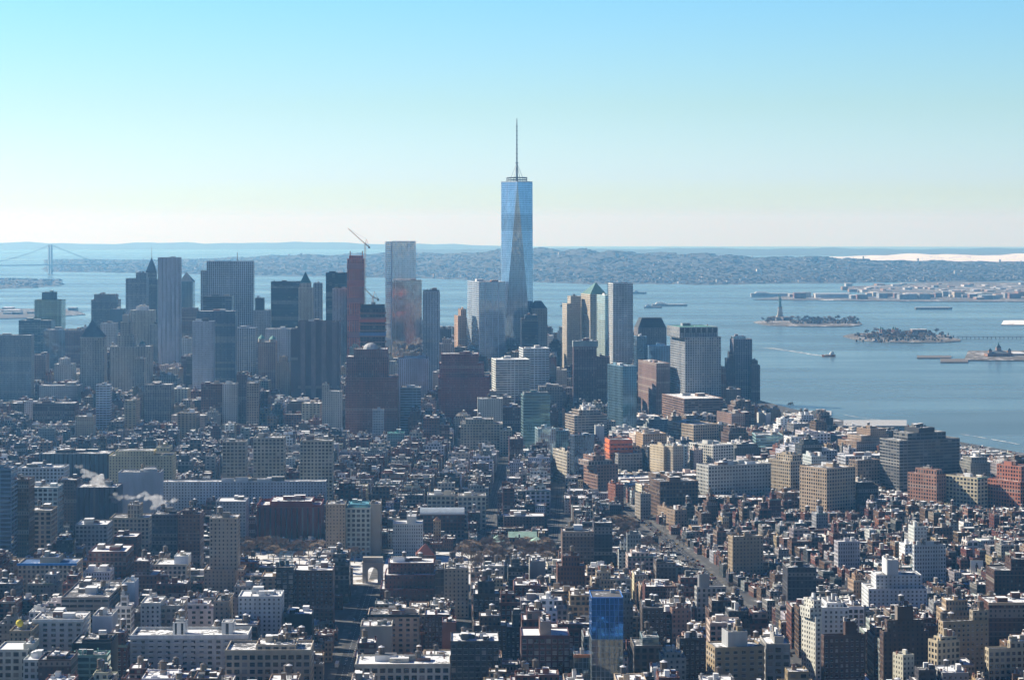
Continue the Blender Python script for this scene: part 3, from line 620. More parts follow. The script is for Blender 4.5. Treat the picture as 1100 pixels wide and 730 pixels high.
H(OT, "sunlit tan stepped tower left of the green pyramid", 604, 624, 326, 4750, 'ribbon2', (.5, .45, .38), 45, rot=14, xm=609, vb=398, up=[(613, 624, 318)])
H(OT, "tan tower under a green copper pyramid", 624, 652, 316, 4720, 'ribbon2', (.5, .45, .37), 50, rot=14, xm=634, vb=350, par=1, extra=x_pyramid(640, 303, "copper_green", (.2, .36, .3)), things=0, chim=False, anchor="the green pyramid tower")
H(OT, "pale green glass block between the green pyramid and the banded slab", 641, 656, 317, 4600, 'bands', (.5, .6, .58), 45, rot=14, xm=650, vb=385)
H(OT, "tall bank tower with crisp white horizontal bands", 652.6, 680, 304, 4440, 'ribbon', (.56, .58, .58), 50, rot=12, xm=658.5, vb=384, things=0, chim=False, par=2, anchor="the white banded tall tower")
H(AT, "purple brown ribbed apartment slab with a pale crown", 616, 641, 372, 3950, 'vert', (.18, .12, .12), 26, vb=436, up=[(615.5, 642.5, 366, 'blank', (.25, .3, .31), 1, 1)], anchor="the purple brown slab")
H(AT, "shorter purple brown wing right of the pale crowned slab", 641, 655, 383, 3960, 'vert', (.18, .12, .115), 24, vb=430)
H(OT, "brown tower with a dark sloping mansard crown", 685.5, 716, 352, 4250, 'punch', (.24, .22, .22), 40, rot=8, vb=372, extra=x_mansard(341, 7, (.05, .06, .07)), things=0, chim=False, anchor="the mansard crowned tower")
H(OT, "blue glass wing beneath the mansard crowned tower", 697, 720, 371, 4180, 'glass', (.2, .34, .48), 30, rot=8, vb=392)
H(OT, "dark glass wing on the left of the mansard crowned tower", 684, 695, 361, 4200, 'glass', (.12, .2, .28), 30, rot=8, vb=390)
H(AT, "teal glass apartment tower in front of the purple brown slab", 652.6, 684, 393, 3500, 'glass', (.15, .25, .32), 30, rot=20, xm=669, vb=463, anchor="the teal glass tower")
H(AT, "plain brown apartment slab right of the teal glass tower", 685.5, 719.7, 390, 3900, 'punch', (.24, .17, .15), 26, rot=12, xm=705, vb=446)
def gables(sk, root, pts, z1, top, zt):
    a0, b0 = Vector(top[0]), Vector(top[1]); L = (b0 - a0).length; e = (b0 - a0) / L; n = Vector((e.y, -e.x))
    for i in range(7): p = a0 + e * (L * (i + .5) / 7); a = sk.part("gable"); q = [tuple(p - e * 3 + n * .7), tuple(p + e * 3 + n * .7), tuple(p + e * 3 - n * .1), tuple(p - e * 3 - n * .1)]; a.solid(q, zt - 9, zt - 1, "tinted", (.05, .06, .07), True)
H(OT, "broad grey bank tower with a row of dark gables at its crown", 720, 774.5, 362, 3850, 'grid', (.33, .35, .37), 50, rot=12, xm=736, vb=427, up=[(730, 771, 351, 'vert')], roof=(.1, .26, .22), snow=-.5, extra=gables, things=1, anchor="the gabled grey bank tower")
H(OT, "narrow brown block against the gabled grey bank tower", 774.8, 780, 395, 3900, 'punch', (.25, .17, .14), 35, vb=430)
H(AT, "tall glass and brick tower standing closest to the water", 788, 808, 364, 4350, 'grid', (.24, .22, .25), 30, rot=8, vb=433, up=[(788, 801, 361, 'glass', (.35, .42, .48))], anchor="the waterside brick tower")
H(AT, "dark tower with a thin top left of the waterside brick tower", 780.5, 790, 385, 4340, 'punch', (.12, .1, .11), 30, vb=430, up=[(783, 788, 378)])
H(AT, "dark stepped tower right of the waterside brick tower", 807, 816.5, 392, 4330, 'punch', (.15, .12, .12), 30, vb=435, up=[(808, 814, 387)])
H("college_building", "long low brown college building under a snowy roof", 711, 777, 428, 3720, 'ribbon', (.22, .15, .12), 60, rot=14, xm=735, vb=450, snow=.6, cat="building", anchor="the long snowy roofed college")
H(LB, "brown stepped building with a flared top near the river", 770, 800, 444, 3600, 'punch', (.28, .2, .17), 40, rot=18, xm=786, vb=462)
H(LB, "plain white box building near the river park", 813, 828, 444, 3740, 'blank', (.62, .62, .6), 30, rot=25, xm=823, vb=460)
H(OT, "low teal glass building before the river piers", 812, 841, 467, 3250, 'bands', (.3, .44, .46), 45, vb=480)
# middle distance, west
H(LB, "large tan warehouse with many square windows right of the orange netting", 717, 772, 456, 3420, 'loft', (.4, .33, .25), 60, rot=25, xm=745, vb=478, things=4, tank=1, anchor="the large tan warehouse")
H(LB, "tan stepped loft block behind the blue glass tower with pale wall", 607, 652, 446, 3480, 'ribbon', (.36, .31, .26), 50, rot=18, xm=617, vb=470, up=[(622, 645, 440)], things=3)
H(LB, "small white box on the roofs right of the tan stepped loft block", 639.5, 649, 457, 3300, 'blank', (.6, .6, .57), 20, vb=468)
H(AT, "dark green glass tower with a tan left edge", 562, 591, 424, 3300, 'bands', (.16, .25, .25), 30, rot=6, vb=478, up=[(563, 589, 421, 'blank', (.2, .22, .22))], anchor="the dark green glass tower")
H(LB, "red brick block at the foot of the dark green glass tower", 547, 562, 471, 3100, 'punch', 'maroon brick', 40, vb=493)
H(LB, "maroon loft left of the dark green glass tower", 540, 561, 437, 3560, 'loft', 'maroon brick', 40, vb=465)
H(LB, "white and tan loft above the gridded tan building", 513, 540, 428, 3560, 'punch', (.48, .47, .42), 40, vb=452, tank=1)
H(LB, "tan gridded loft building with a raised roofline", 495, 540, 455, 3330, 'grid', (.37, .33, .26), 45, vb=484, up=[(500, 530, 450)], tank=1, anchor="the tan gridded loft")
H(LB, "lower tan wing at the right of the gridded loft", 537, 550, 462, 3320, 'grid', (.36, .33, .28), 40, vb=486)
H(LB, "red brown brick loft left of the tan gridded loft", 455, 472, 449, 3400, 'loft', 'red brick', 45, vb=470, tank=1)
H(LB, "maroon brick loft just right of the red brown loft", 472, 483, 456, 3390, 'loft', 'maroon brick', 40, vb=474)
H(LB, "low building with a teal green roof left of the long dark street", 416, 434, 465, 3250, 'row', (.2, .3, .3), 30, vb=474, roof=(.1, .33, .3), snow=.05)
H(OT, "twin teal glass cubes, the paler left one", 578, 597, 460, 3220, 'glass', (.45, .58, .62), 30, rot=8, vb=483, anchor="the pale teal glass cube")
H(OT, "twin teal glass cubes, the darker right one", 597.5, 611, 462, 3230, 'glass', (.16, .28, .34), 30, vb=483)
H(AT, "dark blue glass tower with a sunlit pale left edge", 612, 638, 467, 3000, 'glass', (.1, .14, .2), 26, rot=20, xm=617, vb=510, things=2, anchor="the dark blue glass tower")
H(LB, "grey loft with the orange netted floors on its roof", 655, 690, 487, 3040, 'loft', (.28, .27, .26), 40, rot=12, xm=664, vb=520)
def netted(sk, root, pts, z1, top, zt):
    for k in range(3): a = sk.part("netting"); a.solid(grow(top, .8), zt - 4 - k * 6, zt - .5 - k * 6, "tinted", (.8, .17, .05), True)
H(LB, "building site wrapped in bright orange safety netting", 655, 679, 472, 3060, 'big', (.5, .2, .12), 30, rot=8, vb=487, extra=netted, things=0, chim=False, anchor="the orange netted site")
H(LB, "stepped brown brick apartment house with a sunlit left wall", 627, 664, 499, 2830, 'loft', (.3, .2, .16), 40, rot=24, xm=642, vb=528, up=[(632, 658, 494), (637, 650, 489)], tank=1, anchor="the stepped brown apartment house")
H(LB, "cream loft with tall windows left of the dark blue glass tower", 594, 612, 485, 2950, 'loft', 'cream stone', 35, rot=18, xm=609, vb=512)
H(AT, "tan slab pair, the left one with a sunlit wall", 698, 716, 479, 3000, 'punch', (.52, .45, .34), 30, rot=28, xm=713, vb=508, anchor="the left tan slab")
H(AT, "tan slab pair, the right one half in shade", 716, 734, 479, 2990, 'punch', (.46, .41, .34), 30, rot=28, xm=723, vb=508)
H(OT, "white stepped printing building with a bright gridded wall", 740, 788, 478, 3050, 'grid', (.66, .65, .6), 40, rot=32, xm=766, vb=506, things=3, anchor="the white gridded building")
H(OT, "long slate blue slab with a sunlit cream end wall", 748, 828, 500, 2720, 'loft', (.4, .4, .38), 30, rot=22, xm=761, vb=533, things=6, tank=1, anchor="the slab with cream end wall")
H(LB, "first of three brown slabs on the avenue, at their left", 697, 712, 542, 2640, 'punch', (.3, .23, .18), 24, rot=24, xm=707, vb=560)
H(LB, "middle of three brown slabs on the avenue", 706, 723, 544.5, 2570, 'punch', (.32, .25, .19), 24, rot=24, xm=716, vb=565)
H(LB, "last of three brown slabs on the avenue, nearest the trees", 716, 738, 547.5, 2500, 'punch', (.32, .25, .19), 24, rot=24, xm=725, vb=570, anchor="the nearest avenue slab")
H(LB, "wide brown brick loft left of the slab with the cream end", 709, 750, 517, 2620, 'loft', 'brown brick', 40, rot=14, vb=543, tank=2)
H(LB, "narrow orange red brick house with a sunlit side", 653, 670, 520, 2680, 'punch', (.26, .12, .085), 25, rot=25, xm=661, vb=540)
H(LB, "grey tan loft left of the wide brown brick loft", 682, 699, 530, 2600, 'punch', (.33, .3, .26), 30, rot=18, xm=688, vb=552)
H(OT, "broad dark banded office block with stepped shoulders by the river", 945, 1031, 473, 2830, 'ribbon', (.2, .2, .2), 60, rot=24, xm=966, vb=537, up=[(975, 1016, 464), (987, 1004, 459, 'blank', 'dark grey')], things=3, anchor="the dark banded office block")
H(LB, "reddish brick warehouse below the dark banded office block", 975, 1016, 510, 2700, 'loft', (.36, .22, .17), 40, rot=38, xm=1006, vb=542, up=[(1006, 1012, 504)], anchor="the reddish warehouse")
H(LB, "cream warehouse with rows of square windows and a shaded end", 1016, 1061, 513, 2680, 'big', (.55, .5, .38), 45, rot=38, xm=1050, vb=545, tank=1, cornice=(.25, .36, .33), anchor="the cream warehouse")
H(LB, "red brick warehouse on the right with a sunlit gridded wall", 1061, 1108, 517, 2660, 'loft', (.4, .19, .14), 45, rot=38, xm=1096, vb=548, up=[(1097, 1108, 500)])
H(LB, "large tan loft with sunlit gridded wall and water tanks", 859, 919, 503, 2600, 'loft', (.42, .34, .26), 50, rot=34, xm=888, vb=550, tank=2, things=4, anchor="the large tan gridded loft")
H(LB, "tan loft with a penthouse left of the large gridded loft", 825, 862, 495, 2780, 'loft', (.42, .36, .28), 45, rot=34, xm=849, vb=528, up=[(851, 861, 488)], tank=1)
H(LB, "brown loft left of the dark banded office block", 912, 945, 494, 2860, 'loft', (.26, .21, .17), 45, rot=24, xm=921, vb=520)
H(AB, "terraced brown apartment house stepping up by the river", 900, 960, 474, 3300, 'punch', (.34, .26, .2), 60, rot=28, xm=920, vb=487, up=[(925, 955, 467), (935, 952, 460)], things=3, tank=1, anchor="the terraced brown house")
# middle distance, east
H(AT, "first of three concrete towers with dark window grids, on the left", 239, 264, 474, 2700, 'grid', (.33, .31, .27), 30, vb=516)
H(AT, "middle of three concrete towers with dark window grids", 272, 305, 470, 2640, 'grid', (.34, .32, .28), 32, vb=517, anchor="the middle concrete tower")
H(AT, "right of three concrete towers with dark window grids", 322, 357, 473, 2600, 'grid', (.35, .33, .28), 32, vb=519, anchor="the right concrete tower")
H(AB, "very long pale blue white slab below the concrete towers", 168, 350, 517, 2560, 'punch', (.52, .55, .58), 20, vb=537, things=7, snow=.5, anchor="the very long pale slab")
H("library", "massive red sandstone library with a snowy roof rim", 276, 345, 542, 2400, 'vert2', (.19, .045, .035), 55, vb=585, snow=.55, par=3, up=[(290, 335, 538, 'blank')], things=3, anchor="the red sandstone library")
H(AB, "pale yellow stepped apartment house right of the steam", 117, 185, 489, 2700, 'punch', (.52, .48, .34), 40, vb=513, up=[(124, 165, 484), (168, 182, 480)], tank=1, anchor="the pale yellow stepped house")
H(LB, "white grey block with a blank left wall in the steam", 127, 172, 507, 2480, 'blank', (.4, .42, .45), 30, vb=528, things=4, tank=1)
H(LB, "teal white loft with rows of windows on the left", 30, 62, 523, 2380, 'big', (.42, .47, .46), 35, vb=545, tank=1)
H(LB, "wide pale blue loft behind the teal white loft", 19, 69, 502, 2600, 'loft', (.45, .49, .52), 35, vb=519, tank=1, things=4)
H(AT, "blue glass tower cut by the left frame edge", -12, 12, 503, 2150, 'bands', (.12, .2, .3), 30, vb=602, up=[(-10, 4, 499)])
H(AT, "tall brown brick tower with tight rows of windows at far left", 12.5, 31, 515, 2200, 'dense', 'brown brick', 30, vb=602, anchor="the tall brown tower at far left")
H(LB, "tan loft with an overhanging cornice beside the tall brown tower", 30, 55, 548, 2260, 'big', (.42, .34, .25), 35, vb=602, cornice=(.5, .45, .36), tank=1, anchor="the corniced tan loft")
H(AB, "tall grey tan apartment tower rising from a wide lower base", 219, 252, 611, 2000, 'punch', (.33, .27, .22), 30, vb=640, up=[(225, 255, 556, 'punch', (.35, .3, .25), 2, 2)], tank=1, anchor="the tall grey tan tower")
H(AT, "dark apartment tower with lit windows left of the brick brown one", 163, 190, 552, 2150, 'punch', (.1, .1, .12), 28, vb=605, tank=1)
H(AT, "dark brown brick apartment tower with a tank on top", 191, 215, 552, 2130, 'punch', (.14, .085, .07), 30, vb=605, tank=1, up=[(196, 210, 548)], anchor="the dark brown brick tower")
H(LB, "grey corner loft behind the tall grey tan tower", 232, 264, 538, 2360, 'punch', (.3, .31, .33), 35, vb=556, snow=.7)
H(LB, "ornate classical building with a columned rooftop lantern", 118, 160, 556, 2250, 'loft', (.38, .33, .27), 35, vb=580, up=[(137, 150, 542, 'vert')], cornice=(.42, .38, .3), things=1, anchor="the columned rooftop lantern")
H(LB, "pale topped loft left of the columned lantern", 81, 115, 563, 2180, 'loft', (.36, .36, .35), 35, vb=590, snow=.7)
H(LB, "red brown low loft below the columned lantern", 122, 147, 576, 2120, 'loft', 'maroon brick', 30, vb=600, snow=.7)
H(LB, "dark brick tower under the steam, at its left", 62, 82, 515, 2450, 'punch', (.12, .085, .08), 30, vb=560)
H(LB, "broad dark ribbed building under the steam", 82, 126, 523, 2400, 'vert2', (.1, .1, .125), 40, vb=552)
H(LB, "wide low dark teal building above the pale blue loft", 42, 118, 487, 2850, 'vert2', (.1, .13, .15), 45, vb=504, things=5)
H(LB, "white building with teal windows and roof left of the brick hall", 372, 398, 545, 2300, 'big', (.46, .47, .42), 35, vb=590, roof=(.1, .3, .38), snow=.2, up=[(374, 396, 541, 'bands', (.2, .42, .5))], anchor="the teal roofed white building")
H(LB, "tan tower joined to the right of the teal roofed building", 398, 409, 541, 2305, 'blank', (.36, .28, .2), 30, vb=590)
H(LB, "ornate tan apartment house left of the teal roofed building", 350, 371, 541, 2290, 'punch', (.34, .27, .2), 30, vb=592, tank=1)
H(LB, "pale low house with terraces left of the brick hall", 422, 454, 562, 2300, 'row', (.5, .5, .48), 30, vb=590, snow=.7, up=[(437, 447, 554, 'blank')])
H(LB, "left of two matching cream halls with tall windows", 459, 488.5, 531.5, 2520, 'big', (.48, .44, .35), 30, vb=549, cornice='cream stone', anchor="the left cream hall")
H(LB, "right of two matching cream halls with tall windows", 492, 522, 532.5, 2515, 'big', (.5, .47, .39), 30, vb=549, cornice='cream stone')
def barrel(sk, root, pts, z1, top, zt):
    a0, b0, d0 = Vector(pts[0]), Vector(pts[1]), Vector(pts[3]); e = (d0 - a0); n = 8; a = sk.part("curved_roof")
    for k in range(n):
        f0, f1 = k / n, (k + 1) / n; z = [zt - 1 + 7 * math.sin(math.pi * f) ** .7 for f in (f0, f1)]
        a.face([(*(a0 + e * f0), z[0]), (*(b0 + e * f0), z[0]), (*(b0 + e * f1), z[1]), (*(a0 + e * f1), z[1])], "tinted", (.32, .38, .45))
        for s in (a0, b0): a.face([(*(s + e * f0), zt - 2), (*(s + e * f1), zt - 2), (*(s + e * f1), z[1]), (*(s + e * f0), z[0])], "tinted", (.2, .1, .08))
H("lecture_hall", "brick hall under a grey blue curved roof behind the bell tower", 451, 499, 552, 2440, 'loft', 'maroon brick', 32, vb=577, extra=barrel, things=0, chim=False, anchor="the curved roofed brick hall")
H("bell_tower", "slender tan brick bell tower beside the park trees", 465.5, 473.5, 559, 2370, 'row', (.42, .31, .2), 8, vb=590, par=.8, extra=x_pyramid(None, 554, "tinted", (.36, .2, .13)), things=0, chim=False, anchor="the tan bell tower")
# near the park and the lower frame
H(AB, "brown penthouse block under a dark red hipped roof", 446, 468, 596, 2120, 'punch', (.2, .13, .11), 24, vb=606, extra=x_pyramid(457, 583, "tinted", (.14, .035, .03)), things=0, anchor="the red hipped roof")
H(AB, "wide maroon brick apartment house stepping down in terraces", 408, 470, 632, 1990, 'punch', (.13, .06, .055), 50, vb=658, up=[(413, 469, 617, 'punch', (.15, .075, .065), 8, 3), (417, 466, 604, 'punch', (.16, .08, .07), 18, 3)], snow=.6, things=5, tank=2, anchor="the terraced maroon house")
H(AT, "plain grey tan apartment tower right of the terraced house", 477, 503.5, 610, 1950, 'punch', (.36, .32, .26), 26, vb=650, tank=1, anchor="the plain grey tan tower")
H(AT, "narrow dark tower on the left side of the grey tan tower", 467, 477.5, 611, 1965, 'punch', (.07, .06, .065), 26, vb=655)
H(AT, "brown brick corner tower left of the dark avenue", 315, 357.5, 612, 1900, 'punch', (.16, .1, .08), 32, vb=680, snow=.9, tank=1, things=2, real=True, anchor="the brown corner tower")
def frame_rig(sk, root, pts, z1, top, zt):
    a0, b0, d0 = Vector(top[0]), Vector(top[1]), Vector(top[3]); a = sk.part("steel_rig")
    for s in (.15, .5, .85):
        for v in (.3, .7): p = a0.lerp(b0, s) + (d0 - a0) * v; a.rod((*p, zt), (*p, zt + 11), .25, "steel", (.2, .3, .36))
    for z in (5, 8, 11):
        for v in (.3, .7): p, q = a0.lerp(b0, .15) + (d0 - a0) * v, a0.lerp(b0, .85) + (d0 - a0) * v; a.rod((*p, zt + z), (*q, zt + z), .3, "steel", (.2, .3, .36))
H(AT, "dark tower with white blinds and a steel roof rig", 296.5, 315.5, 609, 1880, 'grid', (.06, .065, .075), 30, vb=660, real=True, extra=frame_rig, anchor="the steel roof rig")
H(LB, "black cube like block in front of the brown corner tower", 306.5, 335, 659, 1760, 'blank', (.03, .034, .042), 28, vb=685, snow=.7, things=4)
H(LB, "blank grey tan party wall facing the camera by the avenue", 387, 421, 672, 1640, 'blank', (.38, .36, .31), 26, vb=703, snow=.6, anchor="the blank grey tan wall")
H(LB, "ornate cream loft with arched top windows and snowy roof", 381.5, 483, 713, 1500, 'big', (.5, .48, .42), 34, vb=730, snow=.62, things=6, tank=2, real=True, cornice='cream stone', anchor="the arched cream loft")
H(LB, "cream loft with arched windows under a black cornice", 395, 450, 660, 1700, 'pairs', (.48, .4, .32), 32, vb=686, cornice=(.035, .035, .04), real=True, things=3, tank=1, anchor="the black corniced loft")
H(LB, "dark gridded loft right of the arched cream loft", 484, 536, 688, 1560, 'grid', (.075, .078, .085), 36, vb=730, real=True, snow=.6, tank=1, things=4, anchor="the dark gridded loft")
H(LB, "small red brown block above the dark gridded loft", 475, 490, 668, 1640, 'blank', (.2, .1, .075), 22, vb=688)
H(AT, "dark red gridded tower with a white edge and brick penthouse", 560, 612, 682, 1560, 'grid', (.13, .06, .06), 32, vb=730, real=True, up=[(580, 592, 667, 'blank', (.2, .13, .11))], snow=.7, anchor="the dark red gridded tower")
H(LB, "slate blue block with a thin orange rim on its roof", 617, 635, 703, 1540, 'glass', (.2, .26, .3), 26, vb=730, cornice=(.55, .24, .1))
H(AT, "glass tower, vivid blue above and dull reflections below, in the lower middle", 635.5, 669.5, 686, 1520, 'glass', (.3, .34, .36), 30, vb=730, up=[(635.5, 669.5, 641, 'glass', (.06, .2, .5), .02, .02)], things=1, chim=False, par=.5, anchor="the vivid blue glass tower")  # sky reflection put into the blue upper tint, dull reflections into the grey below
H(LB, "very dark brown loft right of the blue glass tower", 690, 713, 652, 1700, 'punch', (.1, .08, .07), 30, vb=692, tank=2, real=True, things=4)
H(LB, "tan topped dark loft below the very dark brown loft", 681, 711, 693, 1560, 'big', (.17, .15, .13), 32, vb=726, up=[(690, 708, 684, 'bands', (.25, .32, .34))], tank=1)
H(LB, "brown loft with a sunlit pink left edge", 719.5, 741, 653, 1700, 'punch', (.3, .2, .16), 30, rot=10, xm=722, vb=692, tank=1)
H(LB, "black brick loft with a sunlit left edge in the lower middle", 727, 757.5, 685, 1580, 'punch', (.06, .05, .05), 34, rot=8, xm=730, vb=730, things=4, tank=1, real=True)
H(LB, "grey stepped block at the frame bottom right of the blue tower", 712, 737, 706, 1510, 'punch', (.3, .29, .27), 26, vb=730, up=[(714, 732, 700)])
H(LB, "small white house gable at the frame bottom", 700, 712.5, 717, 1490, 'blank', (.66, .66, .64), 18, vb=730, things=1)
H(AB, "big tan apartment house with a sunlit left end at the bottom", 758.5, 821, 695, 1500, 'pairs', (.36, .29, .2), 32, rot=10, xm=768, vb=730, up=[(782, 803, 678, 'blank', 'pale grey'), ], real=True, things=4, tank=1, anchor="the big tan apartment house")
H(LB, "low grey factory like loft left of the avenue end", 746, 780, 630, 1850, 'loft', (.36, .36, .35), 34, rot=8, xm=748.5, vb=655, up=[(751, 762, 616, 'blank', 'grey stone')], snow=.7, anchor="the low grey factory loft")
H(LB, "dark squat apartment block beside the wide avenue", 705, 726, 604, 2050, 'punch', (.12, .1, .09), 30, vb=628, tank=1)
H(AT, "tan apartment tower with a sunlit left edge right of the avenue", 782, 820, 576, 2150, 'punch', (.37, .3, .22), 32, rot=14, xm=787, vb=630, tank=1, things=2, anchor="the tan avenue tower")
H(AT, "dark brown apartment tower right of the park trees", 604, 638, 571, 2150, 'punch', (.15, .11, .09), 30, vb=606, tank=1, things=3, anchor="the dark tower by the park")
H(AT, "blue black apartment tower behind the dark tower by the park", 638, 658, 561, 2200, 'punch', (.06, .06, .075), 26, vb=612)
H(LB, "grey blank topped loft below the park", 569, 586, 602, 2000, 'blank', (.34, .33, .31), 24, vb=628, snow=.6)
H(LB, "brick loft with a row of even windows below the park", 552, 581, 628, 1850, 'punch', (.2, .11, .09), 28, vb=645, snow=.7, real=True)
H(LB, "tan loft with a dark cornice below the park", 590, 619, 635, 1830, 'pairs', (.34, .27, .2), 28, vb=648, snow=.6, cornice=(.1, .08, .07), real=True)
H(AB, "white terraced apartment house with a sunlit stair stepped edge", 861, 883, 662, 1600, 'punch', (.68, .67, .6), 50, rot=22, xm=876, vb=730, up=[(870, 883, 652), (874, 882, 644)], things=1, anchor="the stair stepped white house")
H(AB, "white apartment house behind the stair stepped white house", 879, 912, 652, 1660, 'punch', (.6, .61, .62), 34, vb=678, up=[(888, 906, 647)], real=True, things=3)
H(AT, "dark brown brick apartment tower with a sunlit orange edge", 882, 929, 682, 1520, 'punch', (.1, .065, .055), 34, rot=10, xm=885, vb=730, up=[(908, 920, 667, 'blank')], real=True, anchor="the orange edged dark tower")
H(AB, "dark brown ziggurat apartment house with a stepped crown", 945, 998, 678, 1600, 'punch', (.1, .07, .06), 40, rot=8, xm=949, vb=697, up=[(953, 993, 665), (964, 981, 651, 'blank')], things=2, tank=1, anchor="the dark brown ziggurat")
H(AB, "white ziggurat apartment house with terraces", 933, 996, 632, 1950, 'punch', (.6, .62, .63), 34, vb=655, up=[(941, 990, 617), (953, 965, 601, 'blank')], things=2, anchor="the white ziggurat")
H(AT, "blue white apartment tower above the white ziggurat", 980, 1016, 585, 2100, 'dense', (.5, .52, .53), 30, rot=8, xm=982, vb=630, things=3, tank=1, anchor="the blue white tower")
H(AB, "tan brick apartment house with a taller rear tower", 1008, 1062, 667, 1620, 'punch', (.34, .28, .2), 34, rot=12, xm=1013, vb=712, real=True, up=[(1045, 1062, 655)], things=4, tank=1, anchor="the tan house with rear tower")
H(AT, "dark red brown slab on the right with a sunlit roof edge", 1062, 1112, 647, 1690, 'punch', (.11, .06, .05), 34, vb=690, snow=.6, cornice=(.5, .4, .3))  # pale cornice strip paints the sunlight along the roof edge
H(LB, "cream corner loft with two floors of windows and a snowy top", 997, 1031, 688, 1540, 'loft', (.45, .39, .29), 36, rot=24, xm=1007, vb=720, up=[(1010, 1028, 683)], snow=.7, anchor="the cream corner loft")
H(LB, "wide cream loft at the lower right with a sunlit end", 1058, 1110, 696, 1530, 'loft', (.46, .4, .3), 34, rot=10, xm=1062, vb=730, up=[(1085, 1110, 688)], real=True, snow=.7)
H(AT, "dark brown tower on the right edge above the cream lofts", 1068, 1110, 612, 2000, 'punch', (.09, .055, .045), 32, vb=643, up=[(1086, 1110, 600)])
H(LB, "small cream block with a sunlit wall near the bottom right", 959, 982, 703, 1530, 'punch', (.5, .48, .4), 30, rot=24, xm=970, vb=730)
H(LB, "grey loft with big dark windows at the bottom right of middle", 823, 849, 691, 1520, 'big', (.36, .35, .33), 32, vb=730, real=True, up=[(832, 842, 683, 'blank')], snow=.6)
H(AT, "dark blue black tower with bare roof masts right of the avenue", 846, 877, 609, 1900, 'punch', (.06, .06, .07), 30, vb=650, things=3, tank=2, extra=x_many(x_mast(855, 594, .3), x_mast(868, 596, .3)), anchor="the roof masted dark tower")
H(LB, "brown low block with a white billboard on its roof", 1035, 1062, 616, 2180, 'blank', (.2, .17, .15), 30, vb=626, snow=.6)
# lower left
H(LB, "white office loft with paired windows near the lower left", 35, 89, 665, 1650, 'pairs', (.6, .59, .57), 34, vb=716, real=True, cornice='white painted', things=4, anchor="the paired window white loft")
H(LB, "modern green glass and black block by the lower left street", 77, 119, 690, 1570, 'blank', (.03, .034, .04), 34, vb=725, things=2, up=[(88, 119, 686, 'blank', (.03, .03, .035))])
H(LB, "green glass front below the black block", 76, 115, 703, 1545, 'bands', (.22, .38, .34), 16, vb=728)
H(LB, "white stucco block with a sloped glasshouse on the roof", 99, 120, 661, 1680, 'blank', (.62, .63, .63), 30, vb=690, things=3)
H(LB, "tall white loft with narrow windows above the long white block", 151, 172, 647, 1720, 'punch', (.58, .58, .55), 32, vb=680, real=True, snow=.6)
H(LB, "tan grey loft joined to the right of the tall white loft", 172.3, 196, 650, 1725, 'loft', (.36, .33, .29), 32, vb=680, real=True, snow=.6)
def balconies(sk, root, pts, z1, top, zt):        # slabs with railings along the near wall
    a0, b0 = Vector(pts[0]), Vector(pts[1]); L = (b0 - a0).length; e = (b0 - a0) / L; n = Vector((e.y, -e.x))
    for f in range(4):
        for u in range(9):
            if u == 6: continue
            s0, s1 = L * (u + .12) / 9, L * (u + .88) / 9; z = z1 - 3.6 - f * 3.7; a = sk.part("balcony"); q = [a0 + e * s0 + n * 1.3, a0 + e * s1 + n * 1.3, a0 + e * s1 + n * .05, a0 + e * s0 + n * .05]
            a.solid([tuple(v) for v in q], z, z + .2, "tinted", (.7, .7, .68), True); a.solid([tuple(q[0]), tuple(q[1]), tuple(q[1] - n * .12), tuple(q[0] - n * .12)], z + .2, z + 1.15, "tinted", (.5, .52, .54))
H(AB, "long white block with balconies and two tall chimney stacks", 140, 266, 682, 1600, 'pairs', (.6, .6, .58), 34, vb=726, real=True, up=[(185.5, 199, 668, 'vert2', 'white painted', 8, 12), (238, 250, 668, 'vert2', 'white painted', 8, 12)], snow=.5, par=1.8, things=6, tank=2, cornice='white painted', extra=balconies, anchor="the long white balconied block")
H(LB, "tan limestone loft with large paired windows near the avenue", 242, 333.5, 698, 1520, 'big', (.42, .37, .3), 36, vb=730, real=True, up=[(275, 318, 692)], cornice=(.42, .38, .31), things=7, tank=2, snow=.5, par=1.6, anchor="the tan limestone loft")
H(LB, "long grey brown slab showing its banded right flank", 66, 117, 641, 1800, 'ribbon', (.25, .22, .2), 85, vb=662, things=8, tank=2, snow=.45, anchor="the banded flank slab")
H(LB, "brown brick loft topped by a snowy penthouse left of the cream loft", 144, 169, 617, 1950, 'punch', (.18, .1, .08), 34, vb=650, up=[(144, 161, 602, 'punch')], snow=.9, tank=1)
H(LB, "cream loft with a snowy stepped roof edge", 166, 200, 606, 2000, 'loft', (.45, .41, .34), 34, vb=625, cornice='cream stone', snow=.6, up=[(187, 202, 597, 'blank', (.55, .6, .66))])
H(LB, "wide tan loft with a bright blue tarpaulin roof edge", 19, 82, 605, 2000, 'loft', (.38, .34, .28), 34, vb=625, roof=(.07, .14, .3), snow=.35, cornice=(.08, .25, .55), up=[(43, 63, 598, 'blank')], anchor="the blue edged tan loft")
H(LB, "dull red loft with a very snowy roof", 95, 136, 592, 2050, 'loft', (.17, .085, .07), 45, vb=612, snow=.95, things=3)
H(LB, "tall blank bluish white wall above the street gap", 131, 144.5, 625, 1850, 'blank', (.5, .55, .6), 24, vb=646, things=1)
H(LB, "narrow tan loft left of the long white roofed house", 230, 246, 645, 1745, 'punch', (.33, .27, .22), 30, vb=668, tank=1)
H(LB, "long white house with a plain wall above the limestone loft", 256, 302, 640, 1750, 'punch', (.58, .6, .61), 30, vb=666, snow=.6, things=4)
H(LB, "white and teal terrace house at the lower left corner", 25, 52, 708, 1500, 'loft', (.52, .55, .53), 30, vb=730, snow=.7, things=4)
